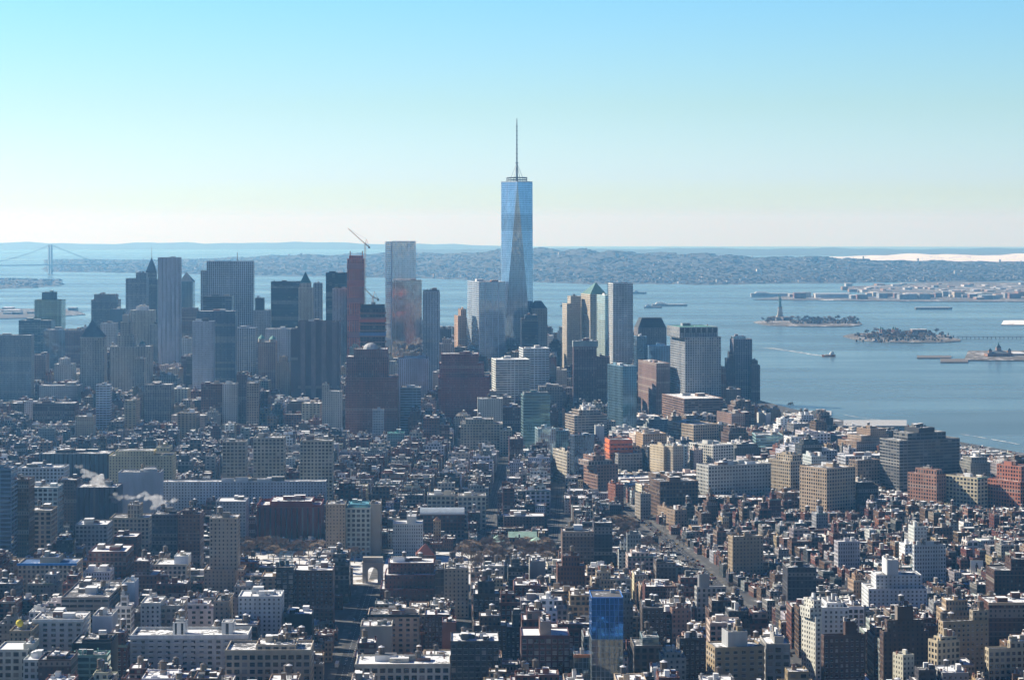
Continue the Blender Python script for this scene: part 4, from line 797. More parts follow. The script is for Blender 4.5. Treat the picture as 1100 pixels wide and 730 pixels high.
H(LB, "cream house with a snow covered terrace at the lower left corner", -4, 30, 697, 1520, 'big', (.5, .5, .46), 30, vb=730, snow=.95, up=[(25, 36, 691, 'blank')])
H(LB, "dark brick house at the lower left under the white loft", 41, 76, 708, 1490, 'punch', (.09, .055, .05), 28, vb=730, up=[(50, 70, 704)])
# downtown fill of known blocks
H(AT, "white and blue striped slim tower at the foot of the pyramid roofed tower", 103, 118, 413, 3700, 'ribbon', (.5, .55, .6), 22, vb=463, anchor="the striped slim tower")
H(LB, "tan block with plain face left of the striped slim tower", 81, 100, 447, 3450, 'punch', (.42, .34, .25), 26, vb=470)
H(OT, "purple brown slim tower right of the black federal slab", 254, 265, 402, 3700, 'vert', (.19, .14, .14), 26, vb=455)
H(OT, "tan gridded tower beside the purple brown slim tower", 265, 278, 411, 3650, 'loft', (.35, .29, .24), 28, vb=458)
H(LB, "white block below the black federal slab", 239, 255, 412, 3680, 'punch', (.45, .45, .44), 30, vb=455)
H(LB, "red brick block below the checkered office wing", 216, 239, 412, 3720, 'loft', 'red brick', 32, vb=445)
H(AT, "cream apartment block right of the windowless brown tower", 346, 367, 420, 3500, 'punch', (.46, .44, .4), 26, vb=450, up=[(346, 353, 413)])
H(OT, "grey brown government block below the rippled silver tower", 155, 184, 413, 3800, 'vert', (.3, .27, .25), 40, vb=455, things=3)
H(LB, "wide dark maroon block above the tan plain face", 35, 80, 433, 3700, 'loft', (.12, .06, .065), 45, vb=455)
H(LB, "pale small block in front of the grey slab apartment tower", 26, 41, 431, 3750, 'punch', (.5, .5, .5), 25, vb=450)
H(OT, "grey stone court block between the pyramid tower and the civic tower", 42, 84, 414, 3900, 'punch', (.3, .31, .32), 50, vb=433)
H(OT, "long blue white office block right of the windowless tower's foot", 427, 460, 385, 3800, 'punch', (.42, .47, .52), 40, vb=425, things=3)
H(LB, "grey office block below the long blue white office block", 430, 452, 416, 3600, 'ribbon', (.3, .36, .42), 40, vb=447)
def ball(sk, root, pts, z1, top, zt):
    x, y = PX(21, pts[0][1] + 9), pts[0][1] + 9; z = PZ(669, y); a = sk.part("yellow_tank"); r = 2.7
    for k in range(-3, 3): a.taper(ngon(x, y, max(.2, r * math.cos(k * .5236)), 12), z + r * math.sin(k * .5236), ngon(x, y, max(.2, r * math.cos((k + 1) * .5236)), 12), z + r * math.sin((k + 1) * .5236), "tinted", (.75, .62, .06), k == 2)
    a.solid(ngon(x, y, .9, 8), zt, z - r * .9, "tinted", (.3, .3, .3))
H(LB, "tan loft carrying a round bright yellow tank on its roof", 10, 34, 677, 1620, 'punch', (.33, .28, .2), 28, vb=692, things=2, extra=ball)
def x_gable(yt, tint, name="gable_roof"):
    def f(sk, root, pts, z1, top, zt):
        a0, b0, d0 = Vector(pts[0]), Vector(pts[1]), Vector(pts[3]); h = d0 - a0; ra, rb = a0 + h * .5, b0 + h * .5; z = PZ(yt, ra.y); a = sk.part(name); c0 = b0 + h
        a.face([(*a0, zt), (*b0, zt), (*rb, z), (*ra, z)], "tinted", tint); a.face([(*c0, zt), (*d0, zt), (*ra, z), (*rb, z)], "tinted", tint); a.face([(*b0, zt), (*c0, zt), (*rb, z)], "tinted", (.3, .22, .17)); a.face([(*d0, zt), (*a0, zt), (*ra, z)], "tinted", (.3, .22, .17))
    return f
GRN = (.3, .46, .38)
H("church_hall", "long hall under a pale green copper ridge roof behind the park trees", 546, 577, 577, 2400, 'loft', (.26, .17, .13), 22, vb=592, par=.3, things=0, cat="hall", chim=False, extra=x_gable(570.5, GRN))
H("church_hall", "left wing of the green roofed hall with its own copper gable", 525, 545, 583, 2385, 'row', (.26, .17, .13), 20, vb=592, par=.2, things=0, cat="hall", chim=False, extra=x_pyramid(535, 574, "tinted", GRN))
H("church_hall", "right wing of the green roofed hall with a copper gable", 569, 585, 583, 2375, 'row', (.28, .19, .14), 20, vb=592, par=.2, things=0, cat="hall", chim=False, extra=x_pyramid(577, 576, "tinted", GRN))
H(LB, "broad dark brick dormitory behind the green roofed hall", 541, 585, 554, 2490, 'punch', (.13, .09, .085), 30, vb=571, things=4, snow=.6)
H(OT, "slim grey tower tucked left of the rippled silver tower's foot", 161, 169.5, 348, 4600, 'vert', (.38, .38, .37), 30, vb=395)
H(OT, "small white block in the gap right of the rippled silver tower", 194, 206, 363, 4600, 'punch', (.6, .6, .58), 30, vb=382)
H(OT, "grey stepped courthouse with a snowy cap left of the pyramid tower", 58, 78, 391, 4300, 'punch', (.38, .38, .37), 40, vb=412, up=[(63, 73, 385)], snow=.9)
H(OT, "brown slab behind the grey stone court block", 35, 49, 381, 4350, 'punch', (.26, .2, .18), 40, vb=412)
H(OT, "white and brown block at the shoulder of the maroon ziggurat", 472, 486, 369, 3950, 'punch', (.5, .42, .37), 30, vb=382, up=[(475, 484, 364)])
H(OT, "low cream building with rounded gables right of the white banded wing", 596, 609, 397, 4150, 'punch', (.55, .5, .4), 30, vb=413, snow=.7)
H(OT, "long dark low block in front of the white banded wing", 579, 604, 415, 3700, 'loft', (.2, .18, .17), 40, vb=432, things=4)
H(OT, "dark low base between the gabled bank tower and the waterside tower", 777, 796, 418, 4000, 'punch', (.17, .15, .15), 40, vb=434)
H(AT, "pale slim tower standing between the civic tower and the silver tower", 145, 155, 385, 4000, 'vert', (.42, .4, .36), 26, vb=412)
H(OT, "tan setback tower left of the windowless brown tower", 297, 311, 389, 3980, 'punch', (.42, .36, .29), 34, vb=420, up=[(300, 308, 383)])
H(OT, "grey glass block right of the pale ribbed slab, low down", 275, 287, 372, 4250, 'grid', (.36, .4, .44), 34, vb=400)
# ------------------------------------------------------------------ streets and parks (kept free of houses)
def strip(pts, w):
    """quads along a street centre line"""
    out = []
    for (a, b) in zip(pts, pts[1:]):
        a, b = Vector(a), Vector(b); d = (b - a).normalized(); n = Vector((-d.y, d.x)) * w / 2; out.append([tuple(a - n), tuple(b - n), tuple(b + n), tuple(a + n)])
    return out
AVES = {"fifth": ([(-118, 1200), (-122, 1700), (-128, 2128)], 25), "sixth": ([(206, 1200), (201, 1900), (194, 2032), (176, 2286), (150, 2549), (118, 2820)], 20),
        "west": ([(-30, 2380), (-9, 3230), (-2, 3560)], 12), "varick": ([(42, 2340), (62, 2994), (66, 3350)], 13)}
for P, w in AVES.values():
    for q in strip(P, w): occupy(q)
PARK = [(-276, 2132), (40, 2132), (40, 2345), (-276, 2345)]
GROVE = [(112, 2300), (150, 2300), (132, 2560), (96, 2560)]
occupy(PARK); occupy(GROVE); HAND += [(489, 592, 583, 606, 2250), (262, 335, 575, 602, 2250), (384, 416, 597, 628, 2141), (412, 442, 600, 624, 2200), (690, 730, 560, 596, 2450), (722, 752, 590, 606, 2400), (745, 772, 600, 622, 2200), (765, 792, 612, 640, 2100), (817, 850, 430, 441, 9e4), (850, 900, 440, 448, 9e4), (900, 946, 450, 464, 9e4), (946, 980, 455, 466, 9e4), (980, 1031, 470, 480, 9e4), (1031, 1066, 480, 496, 9e4), (1066, 1110, 485, 497, 9e4)]   # open ground the photograph shows
for i in range(GNX):                                 # water and the river park are taken too
    x = GX0 + i * GRID
    if x < -1800: continue
    for j in range(0, GNY, 4):
        y = GY0 + j * GRID
        if not inside(MAN, x, y) or polydist(MAN, x, y) < 26: OCC[i, j:j + 4] = True
occupy([(430, 4100), (520, 4100), (520, 4330), (430, 4330)])
def six(Y): return float(np.interp(Y, [1200, 2032, 2286, 2549, 2820, 3500], [206, 194, 176, 150, 118, 100]))
def zone(x, y):
    if y < 1850: return 'G'
    if x > six(y) + 12:
        return 'W' if y < 2640 else 'H' if y < 3750 else 'T' if y < 4300 else 'F'
    if y < 2150: return 'G'
    if y < 2640: return 'V'
    if y < 3560: return 'L' if x < -330 else 'S'
    return 'T' if y < 4250 else 'F'
ZP = {'G': (1.35, 128, 60, 14, 15, 26, (7, 24)), 'V': (1.35, 104, 54, 11, 12, 18, (6, 14)), 'W': (8, 86, 48, 11, 11, 17, (6, 13)), 'S': (-.9, 62, 118, 10, 11, 28, (7, 20)),
      'H': (14, 100, 66, 16, 16, 30, (14, 38)), 'L': (4, 70, 56, 14, 13, 20, (7, 16)), 'T': (-4, 72, 60, 16, 16, 28, (14, 32)), 'F': (-8, 66, 56, 14, 14, 27, (18, 36))}
def height(z, r):
    u = r.random()
    if z == 'G': return r.uniform(15, 24) if u < .42 else r.uniform(27, 43) if u < .8 else r.uniform(43, 58)
    if z == 'V': return r.uniform(10.5, 17) if u < .72 else r.uniform(17.5, 25) if u < .93 else r.uniform(30, 44)
    if z == 'W': return r.uniform(10, 16) if u < .78 else r.uniform(16.5, 23) if u < .96 else r.uniform(27, 40)
    if z == 'S': return r.uniform(16, 25) if u < .78 else r.uniform(25, 34)
    if z == 'H': return r.uniform(14, 24) if u < .5 else r.uniform(25, 44)
    if z == 'L': return r.uniform(13, 21) if u < .86 else r.uniform(24, 38)
    if z == 'T': return r.uniform(20, 40) if u < .65 else r.uniform(40, 68)
    return r.uniform(35, 70) if u < .7 else r.uniform(70, 108)
PAL = {'G': [('tan brick', 3), ('brown brick', 3), ('red brick', 3), ('cream stone', 2), ('white painted', 1), ('grey stone', 2), ('dark grey', 2), ('maroon brick', 2), ('buff brick', 2)],
       'V': [('red brick', 2), ('maroon brick', 4), ('brown brick', 5), ('grey stone', 3), ('white painted', 1), ('dark grey', 5), ('pale grey', 1), ('tan brick', 1)],
       'S': [('grey stone', 3), ('pale grey', 2), ('cream stone', 2), ('red brick', 3), ('maroon brick', 3), ('brown brick', 3), ('dark grey', 2), ('white painted', 1)]}
for k in 'WL': PAL[k] = PAL['V']
for k in 'TF': PAL[k] = PAL['G']
PAL['H'] = PAL['S'] + [('tan brick', 2), ('white painted', 2), ('dark grey', 1)]
r_ = random.Random(21); CAND = []; LANES = []
def gen():
    for z, (rot, bw, bd, sx, sy, rd, (l0, l1)) in ZP.items():
        th = R(rot); e1 = Vector((math.cos(th), math.sin(th))); e2 = Vector((-math.sin(th), math.cos(th))); N = 60
        for bi in range(-N, N):
            for bj in range(-10, 110):
                o = e1 * (bi * (bw + sx) + 12) + e2 * (bj * (bd + sy))
                if not (1250 < o.y < 5900 and abs(o.x) < .235 * o.y + 150): continue
                for q in ((bw, 0, sx, bd + sy), (0, bd, bw, sy)):
                    p = o + e1 * q[0] + e2 * q[1]; c = p + e1 * q[2] / 2 + e2 * q[3] / 2
                    if zone(c.x, c.y) == z: LANES.append([tuple(p), tuple(p + e1 * q[2]), tuple(p + e1 * q[2] + e2 * q[3]), tuple(p + e2 * q[3])])
                rows = []
                if z == 'S':                       # lots along the long north-south frontage
                    for side in (0, 1):
                        s = 0.0
                        while s < bd - 6:
                            w = min(r_.uniform(l0, l1), bd - s); rows.append((0 if side == 0 else bw - rd, s, rd, w)); s += w + .15
                else:
                    for side in (0, 1):
                        s = 0.0
                        while s < bw - 4:
                            w = min(r_.uniform(l0, l1) if r_.random() < .9 else r_.uniform(l1, l1 * 1.8), bw - s); dd = rd * r_.uniform(.8, 1.12); rows.append((s, 0 if side == 0 else bd - dd, w, dd)); s += w + .15
                for (u, v, w, d) in rows:
                    p = o + e1 * u + e2 * v; lot(p, e1, e2, w, d, z)
def lot(p, e1, e2, w, d, z, low=1.0):
    for _ in (0,):
        for _ in (0,):
            for _ in (0,):
                for _ in (0,):
                    c = p + e1 * w / 2 + e2 * d / 2
                    if w < 4 or c.y < 1330 or c.y > 5780 or abs(c.x) > .2196 * c.y + 75 or zone(c.x, c.y) != z: continue
                    pts = [tuple(p), tuple(p + e1 * w), tuple(p + e1 * w + e2 * d), tuple(p + e2 * d)]
                    i, j = cells(inset(pts, 1.2), 2.2)
                    if OCC[i, j].any(): continue
                    h = height(z, r_) * low
                    if z == 'V' and h > 30 and w < 10: h = 15
                    if h > 26 and w < 11: h = r_.uniform(14, 24)
                    g = gz(c.x, c.y); near = min(q[1] for q in pts); xs = [CX + F * q[0] / q[1] for q in pts]; a, b = min(xs), max(xs)
                    if near < 1420: h = min(h, HC - (742 - CY) * near / F - g) if r_.random() < .9 else min(h, 40)
                    for (ha, hb, ht, hv, hY) in HAND:
                        if hY > c.y and min(b, hb) - max(a, ha) > 1.5: h = min(h, HC - (hv - CY) * near / F - g - 2.0)
                    if low < .7: h = min(h, 15)
                    if h < 5: h = r_.uniform(5, 8)
                    occupy(inset(pts, .8)); CAND.append((pts, g, h, z, c.x, c.y, w, d))
gen()
for q in LANES:
    i, j = cells(inset(q, 1.0)); keep = OCC[i, j]; OCC[i, j] = True
for big in (22, 15, 10, 7):                          # back lots and odd corners left between the rows
    for _ in range(26000 if big > 9 else 34000):
        y = r_.uniform(1340, 5750); x = r_.uniform(-.235, .235) * y; z = zone(x, y); th = R(ZP[z][0]); e1 = Vector((math.cos(th), math.sin(th))); e2 = Vector((-math.sin(th), math.cos(th)))
        i, j = int((x - GX0) / GRID), int((y - GY0) / GRID)
        if 0 <= i < GNX and 0 <= j < GNY and not OCC[i, j]: lot(Vector((x, y)) - e1 * big / 2 - e2 * big * .6, e1, e2, big * r_.uniform(.7, 1.3), big * r_.uniform(.9, 1.4), z, .85 if big > 14 else .62 if big > 8 else .5)
# ---- which houses show largest: painted far to near into a small id picture
def visible():
    items = [(p, g, zt, None, k) for k, (p, g, zt, root, _) in enumerate(PROJ)] + [(c[0], c[1], c[1] + c[2], k, None) for k, c in enumerate(CAND)]
    items.sort(key=lambda q: -max(v[1] for v in q[0])); buf = np.full((730, 1100), -1, np.int32)
    for (p, g, zt, k, hk) in items:
        xs = [CX + F * q[0] / q[1] for q in p]; top = min(CY + F * (HC - zt) / q[1] for q in p); bot = max(CY + F * (HC - g) / q[1] for q in p)
        x0, x1, y0, y1 = int(max(0, min(xs))), int(min(1100, max(xs) + .999)), int(max(0, top)), int(min(730, bot + .999))
        if x1 > x0 and y1 > y0: buf[y0:y1, x0:x1] = -2 if k is None else k
    n = np.bincount(buf[buf >= 0], minlength=len(CAND)); return n
VIS = visible()
def kind_of(h): return "row_house" if h < 17.6 else "loft_building" if h < 33 else "apartment_building" if h < 68 else "office_tower"
LOOKS = {}
MASS = {k: Acc() for k in ("row_house", "loft_building", "apartment_building", "office_tower")}
LIMIT = {"row_house": 285, "loft_building": 170, "apartment_building": 235, "office_tower": 120}
ORD = ["nearest", "second", "third", "fourth", "fifth", "sixth", "seventh", "eighth", "ninth", "tenth", "eleventh", "twelfth"] + ["thirteenth", "fourteenth", "fifteenth", "sixteenth"]
WORD = {"row_house": "row house", "loft_building": "loft", "apartment_building": "apartment block", "office_tower": "office tower"}
def build_city():
    rank = sorted(range(len(CAND)), key=lambda k: -VIS[k]); chosen = set(); cnt = {}
    for k in rank:
        kd = kind_of(CAND[k][2])
        if VIS[k] >= 5 and cnt.get(kd, 0) < LIMIT[kd]: cnt[kd] = cnt.get(kd, 0) + 1; chosen.add(k)
    single = []
    for k, (pts, g, h, z, x, y, w, d) in enumerate(CAND):
        rr = random.Random(k * 7 + 3); names = [q for q, n in PAL[z] for _ in range(n)]; cn = rr.choice(names); j = rr.uniform(.78, 1.2); tint = tuple(min(.8, v * j * rr.uniform(.92, 1.08)) for v in TINT[cn])
        kd = kind_of(h); snow = rr.choice([.38, .46, .54, .6, .66, .74, .84, .95]); rt = rr.choice([(.06, .06, .065), (.1, .1, .1), (.16, .155, .15), (.3, .3, .31), (.09, .07, .06)])
        sty = rr.choice({"row_house": ['row', 'row', 'punch'], "loft_building": ['loft', 'punch', 'big', 'row', 'pairs'], "apartment_building": ['punch', 'pairs', 'loft', 'dense', 'grid'], "office_tower": ['dense', 'vert', 'ribbon', 'grid', 'glass', 'punch']}[kd])
        if sty == 'glass': tint = (.3, .36, .42)
        me = k in chosen; sk = Sink(None if me else MASS[kd]); z1 = g + h; near = y < 1800 and VIS[k] > 260 and me; tank = 0
        if h > 17 and rr.random() < (.55 if y < 3000 else .25): tank = 1 if rr.random() < .8 else 2
        up = h > 21 and rr.random() < .42; par = .9 if y < 3400 else .6
        if me:
            root = empty(kd, (x, y, g), None, WORD[kd] if kd != "apartment_building" else "apartment block", {"row_house": "row houses of the old village blocks", "loft_building": "loft buildings filling the street grid", "apartment_building": "apartment blocks among the lofts", "office_tower": "lesser office towers downtown"}[kd])
        if near:
            zr = real_windows(root, pts, z1 - .8, sty, rr, 60, 8); block(sk, pts, g - 3, z1, sty, tint, rt, snow, par, rr.random() * 90, [1, 2, 3]); wl = sk.parts[0][1]
            wl.walls(pts, zr, z1, 'blank', tint, 0, faces=[0])
            if zr > g - 3: wl.walls(pts, g - 3, zr, sty, tint, 3, faces=[0])
        else: block(sk, pts, g - 3, z1, sty, tint, rt, snow, par, rr.random() * 90)
        top, zt = pts, z1
        if up:
            q = inset(pts, rr.uniform(2.5, 4.5)); zz = z1 + rr.uniform(3, 9)
            s2 = Sink(sk.mass); block(s2, q, z1 - .5, zz, sty, tint, rt, snow, .6, rr.random() * 50); sk.parts += [("setback" if n_ == "wall" else n_, a_) for n_, a_ in s2.parts]; top, zt = q, zz
        area = w * d; n = 1 if area < 170 else rr.randint(1, 3) if area < 500 else rr.randint(2, 5)
        if kd == "row_house": n = 1 if rr.random() < .6 else 0
        roof_things(sk, top, zt, rr, tint, n, tank, y < 4200)
        if kd in ("row_house", "loft_building") and y < 2900 and rr.random() < .7:
            a, b = Vector(pts[0]), Vector(pts[1]); e = (b - a).normalized(); nn = Vector((e.y, -e.x)); sk.part("cornice").solid([tuple(a + nn * .7), tuple(b + nn * .7), tuple(b + nn * .02), tuple(a + nn * .02)], z1 - .5, z1 + par + .25, "tinted", rr.choice([(.1, .09, .08), (.4, .37, .32), (.2, .1, .07), (.15, .2, .18)]), True)
        if me: sk.link(root); single.append((root, kd, cn if sty != 'glass' else 'glass', snow, tank, w, x, y, g + h, bool(up)))
    # labels: the look, then which one of that look beside a landmark
    groups = {}
    for (root, kd, cn, snow, tank, w, x, y, zt, up) in single:
        px, py = CX + F * x / y, CY + F * (HC - zt) / y
        best = min(ANCH, key=lambda a: math.hypot(a[1] - px, 1.4 * (a[2] - py))); dx, dy = px - best[1], py - best[2]
        rel = ("right of" if dx > 0 else "left of") if abs(dx) > abs(dy) else ("below" if dy > 0 else "above")
        rf = "snowy roof" if snow > .6 else "patchy roof" if snow > .46 else "bare roof"
        if tank: rf = "water tank"
        look = f"{cn} {WORD[kd]} with {rf}"
        if up and len(best[0].split()) < 6: look = "stepped " + look
        if len(best[0].split()) + len(look.split()) > 12: look = look.replace("apartment block", "block")
        groups.setdefault((look, rel, best[0]), []).append((math.hypot(dx, dy), root))
    for (look, rel, an), L in groups.items():
        L.sort(key=lambda q: q[0])
        for i, (_, root) in enumerate(L): root["label"] = (f"{look} {rel} {an}" if len(L) == 1 else f"{ORD[min(i, 15)]} {look} {rel} {an}" if i == 0 else f"{ORD[min(i, 15)]} {look} {rel} {an}")
    for kd, a in MASS.items():
        if a.f: tag(obj({"row_house": "row_houses", "loft_building": "loft_buildings", "apartment_building": "apartment_buildings", "office_tower": "office_towers"}[kd], a), kind="stuff")
build_city()
# ------------------------------------------------------------------ roads, park, arch
def sheet(name, quads, mat, lift):
    v = []; f = []
    for q in quads:
        k = len(v); v += [(x, y, gz(x, y) + lift) for x, y in q]; f.append((k, k + 3, k + 2, k + 1) if False else (k, k + 1, k + 2, k + 3))
    me = bpy.data.meshes.new(name); me.from_pydata(v, [], f); me.materials.append(MAT[mat]); bm = bmesh.new(); bm.from_mesh(me); bmesh.ops.recalc_face_normals(bm, faces=bm.faces); [fc.normal_flip() for fc in bm.faces if fc.normal.z < 0]; bm.to_mesh(me); bm.free()
    return tag(link(name, me), kind="structure")
def chop(P, step=60):
    out = [Vector(P[0])]
    for a, b in zip(P, P[1:]):
        a, b = Vector(a), Vector(b); n = max(1, int((b - a).length / step)); out += [a.lerp(b, (i + 1) / n) for i in range(n)]
    return out
for nm in AVES:
    P, w = AVES[nm]; P = chop(P); rw = w * .5
    sheet("road", strip(P, rw), "asphalt", .06)
    side = []; marks = []
    for q in strip(P, w * .98):
        a, b, c, d = [Vector(p) for p in q]; k = (1 - .5 / .98) / 2
        side += [[tuple(a), tuple(b), tuple(b.lerp(c, k)), tuple(a.lerp(d, k))], [tuple(a.lerp(d, 1 - k)), tuple(b.lerp(c, 1 - k)), tuple(c), tuple(d)]]
    sheet("pavement", side, "paving", .2)
    for a, b in zip(P, P[1:]):
        d = (b - a).normalized(); n = Vector((-d.y, d.x))
        for lane in (-rw / 6, rw / 6):
            s = 0
            while s < (b - a).length - 4:
                p = a + d * s + n * lane; marks.append([tuple(p - n * .12), tuple(p + d * 3 - n * .12), tuple(p + d * 3 + n * .12), tuple(p + n * .12)]); s += 9
    sheet("road_markings", marks, "paint_white", .075)
sheet("park_ground", [PARK], "snowy_lawn", .1)
sheet("park_ground", [GROVE], "snowy_lawn", .1)
sheet("path", strip([(-128, 2160), (-128, 2342)], 9), "paving", .13)
def arch():
    X, Y = PX(400.6, 2141), 2141; g = gz(X, Y); root = empty("triumphal_arch", (X, Y, g), "white marble triumphal arch where the dark avenue meets the park", "arch"); T = (.46, .42, .35); W2, O2, D, Hs, Ht = 9.4, 4.6, 4.5, 10, 23.5
    for s in (-1, 1): a = Acc(); a.solid(rect(X + s * (W2 + O2) / 2, Y, W2 - O2, D * 2), g, g + Hs + 5.0, "tinted", T); obj("pier", a, root)
    a = Acc(); n = 12
    for k in range(n):
        a0, a1 = math.pi * k / n, math.pi * (k + 1) / n; p, q = (X - O2 * math.cos(a0), g + Hs + O2 * math.sin(a0)), (X - O2 * math.cos(a1), g + Hs + O2 * math.sin(a1)); zt = g + 15.0 + .004
        for yy, fl in ((Y - D + .02, 0), (Y + D - .02, 1)):
            F4 = [(p[0], yy, p[1]), (q[0], yy, q[1]), (q[0], yy, zt), (p[0], yy, zt)]; a.face(F4 if not fl else F4[::-1], "tinted", T)
        a.face([(p[0], Y - D, p[1]), (p[0], Y + D, p[1]), (q[0], Y + D, q[1]), (q[0], Y - D, q[1])], "tinted", (.5, .46, .4))
    obj("arch_span", a, root)
    a = Acc(); a.solid(rect(X, Y, W2 * 2 + .02, D * 2 + .02), g + 15.0, g + 18.2, "tinted", T, True); obj("entablature", a, root)
    a = Acc(); a.solid(rect(X, Y, W2 * 2 + 1.4, D * 2 + 1.4), g + 18.2, g + 19, "tinted", T, True); obj("cornice", a, root)
    a = Acc(); a.solid(rect(X, Y, W2 * 2 - .6, D * 2 - .6), g + 19, g + Ht, "tinted", T); obj("attic", a, root)
    for s in (-1, 1): a = Acc(); a.solid(rect(X + s * 7, Y - D - .5, 2, 1), g, g + 6.5, "tinted", (.56, .52, .45)); obj("statue_niche", a, root)
arch()
# ------------------------------------------------------------------ leafless trees
def tree_mesh(seed, h=17.0, tw=.26, nt_=15):
    rr = random.Random(seed); tr = Acc(); cr = Acc(); tips = []
    def grow_(p, d, L, r, lev):
        q = p + d * L; (tr if lev == 0 else cr).rod(p, q, r, "bark", (.1, .08, .06), r * .62, 5 if lev == 0 else 3)
        if lev >= 4: tips.append((q, d)); return
        for k in range(3 if lev < 3 else 4):
            ax = d.orthogonal().normalized(); ax.rotate(Matrix.Rotation(rr.uniform(0, 6.28), 3, d)); nd = d.copy(); nd.rotate(Matrix.Rotation(R(rr.uniform(16, 48)), 3, ax)); nd.z += .12; nd.normalize()
            grow_(p + d * L * rr.uniform(.72, 1.0), nd, L * rr.uniform(.62, .86), r * .58, lev + 1)
    grow_(Vector((0, 0, 0)), Vector((rr.uniform(-.05, .05), rr.uniform(-.05, .05), 1)).normalized(), h * .27, h * .022, 0)
    for q, d in tips:
        for k in range(nt_):
            nd = (d + Vector((rr.uniform(-.8, .8), rr.uniform(-.8, .8), rr.uniform(-.3, .6)))).normalized(); e = q + nd * rr.uniform(1.0, 2.4); s = nd.orthogonal().normalized() * tw
            cr.face([tuple(q - s), tuple(q + s), tuple(e)], "twig", (.1, .08, .06))
    return tr.mesh("trunk"), cr.mesh("crown")
TREES = [tree_mesh(s) for s in (3, 11, 29)]; FAR_TREES = [tree_mesh(s, 15.0, .5, 9) for s in (5, 13, 31)]
ntree = 0
def tree(x, y, z, s, label, group, parts=True):
    global ntree; ntree += 1; tm, cm = (FAR_TREES if y > 4000 else TREES)[ntree % 3]; rr = random.Random(ntree); a = rr.uniform(0, 6.28)
    root = empty("bare_tree", (x, y, z), label, "tree", group)
    for nm, me in (("trunk", tm), ("crown", cm)): o = link(nm, me, root); o.scale = (s * 1.15, s * 1.15, s); o.rotation_euler = (0, 0, a)
rt = random.Random(5)
for i in range(98):
    x, y = (rt.uniform(-50, 38) if i % 3 else rt.uniform(-270, -150)), rt.uniform(2200, 2342)
    if abs(x + 128) < 22 and y < 2330: continue
    tree(x, y, gz(x, y), rt.uniform(.95, 1.35), "leafless brown tree in the snowy park behind the white marble arch", "bare trees in the arch park")
for i in range(38):
    y = rt.uniform(2305, 2555); f = (y - 2300) / 260; x = rt.uniform(114 - 16 * f, 148 - 16 * f); tree(x, y, gz(x, y), rt.uniform(.8, 1.15), "leafless tree in the grove beside the wide sunlit avenue", "bare trees beside the wide avenue")
for i in range(20):
    y = rt.uniform(1500, 2750); x = float(np.interp(y, [1200, 2032, 2286, 2549, 2820], [206, 194, 176, 150, 118])) + rt.choice([-8.6, 8.6]); tree(x, y, gz(x, y), rt.uniform(.5, .7), "small leafless street tree on the wide avenue's pavement", "street trees of the wide avenue")
for i in range(20):
    x, y = rt.uniform(432, 512), rt.uniform(4105, 4320)
    if polydist(MAN, x, y) > 14: tree(x, y, gz(x, y), rt.uniform(.7, 1.1), "leafless tree in the snowy park on the river bank", "bare trees in the river park")
# ------------------------------------------------------------------ cars
def car(x, y, ang, col, kind, label, group, L=4.6, W=1.9, Hh=1.5):
    g = gz(x, y) + .07; root = empty(kind, (x, y, g), label, "car" if kind == "car" else kind, group); c, s = math.cos(ang), math.sin(ang)
    def q(a0, a1, w): return [(x + u * c - v * s, y + u * s + v * c) for u, v in ((a0, -w), (a1, -w), (a1, w), (a0, w))]
    if kind == "car":
        a = Acc(); a.solid(q(-L / 2, L / 2, W / 2), g + .35, g + .85, "steel", col, True); obj("body", a, root)
        a = Acc(); a.taper(q(-L * .4, L * .22, W * .47), g + .85, q(-L * .3, L * .08, W * .4), g + Hh, "window_pane", (.03, .035, .04), False); a.solid(q(-L * .3, L * .08, W * .4), g + Hh - .02, g + Hh + .03, "steel", col); obj("cabin", a, root)
    else:
        a = Acc(); a.solid(q(-L / 2, L / 2, W / 2), g + .4, g + Hh, "tinted", col, True); obj("body", a, root); a = Acc(); a.solid(q(-L / 2 + .3, L / 2 + .03, W / 2 + .03), g + Hh * .5, g + Hh * .78, "window_pane", (.03, .035, .045), True); obj("window", a, root)
    for u in (-.32, .32):
        for v in (-.5, .5): a = Acc(); cx, cy_ = x + u * L * c - v * W * s, y + u * L * s + v * W * c; a.rod((cx + .1 * s, cy_ - .1 * c, g + .34), (cx - .1 * s, cy_ + .1 * c, g + .34), .34, "tinted", (.03, .03, .03), n=8); obj("wheel", a, root)
CC = [("white", (.75, .75, .75)), ("black", (.03, .03, .035)), ("silver", (.45, .46, .48)), ("yellow", (.7, .42, .04)), ("dark red", (.25, .03, .03)), ("grey", (.2, .2, .21))]
for i in range(90):
    y = rt.uniform(1960, 2620); P, w = AVES["sixth"]; x = six(y) + rt.choice([-4, -1.4, 1.4, 4]); cn, c = rt.choice(CC); car(x, y, 1.64, c, "car", f"{cn} car on the wide sunlit avenue", f"{cn} cars on the wide avenue")
for i in range(14):
    y = rt.uniform(1500, 2110); x = float(np.interp(y, [1200, 1700, 2128], [-118, -122, -128])) + rt.choice([-6, -2, 2, 6]); cn, c = rt.choice(CC); car(x, y, 1.58, c, "car", f"{cn} car in the shaded avenue before the arch", f"{cn} cars in the shaded avenue")
car(PX(362, 1735), 1735, 1.58, (.55, .6, .65), "bus", "pale bus in the shaded avenue, its roof catching light", None, 12, 2.6, 3.1)
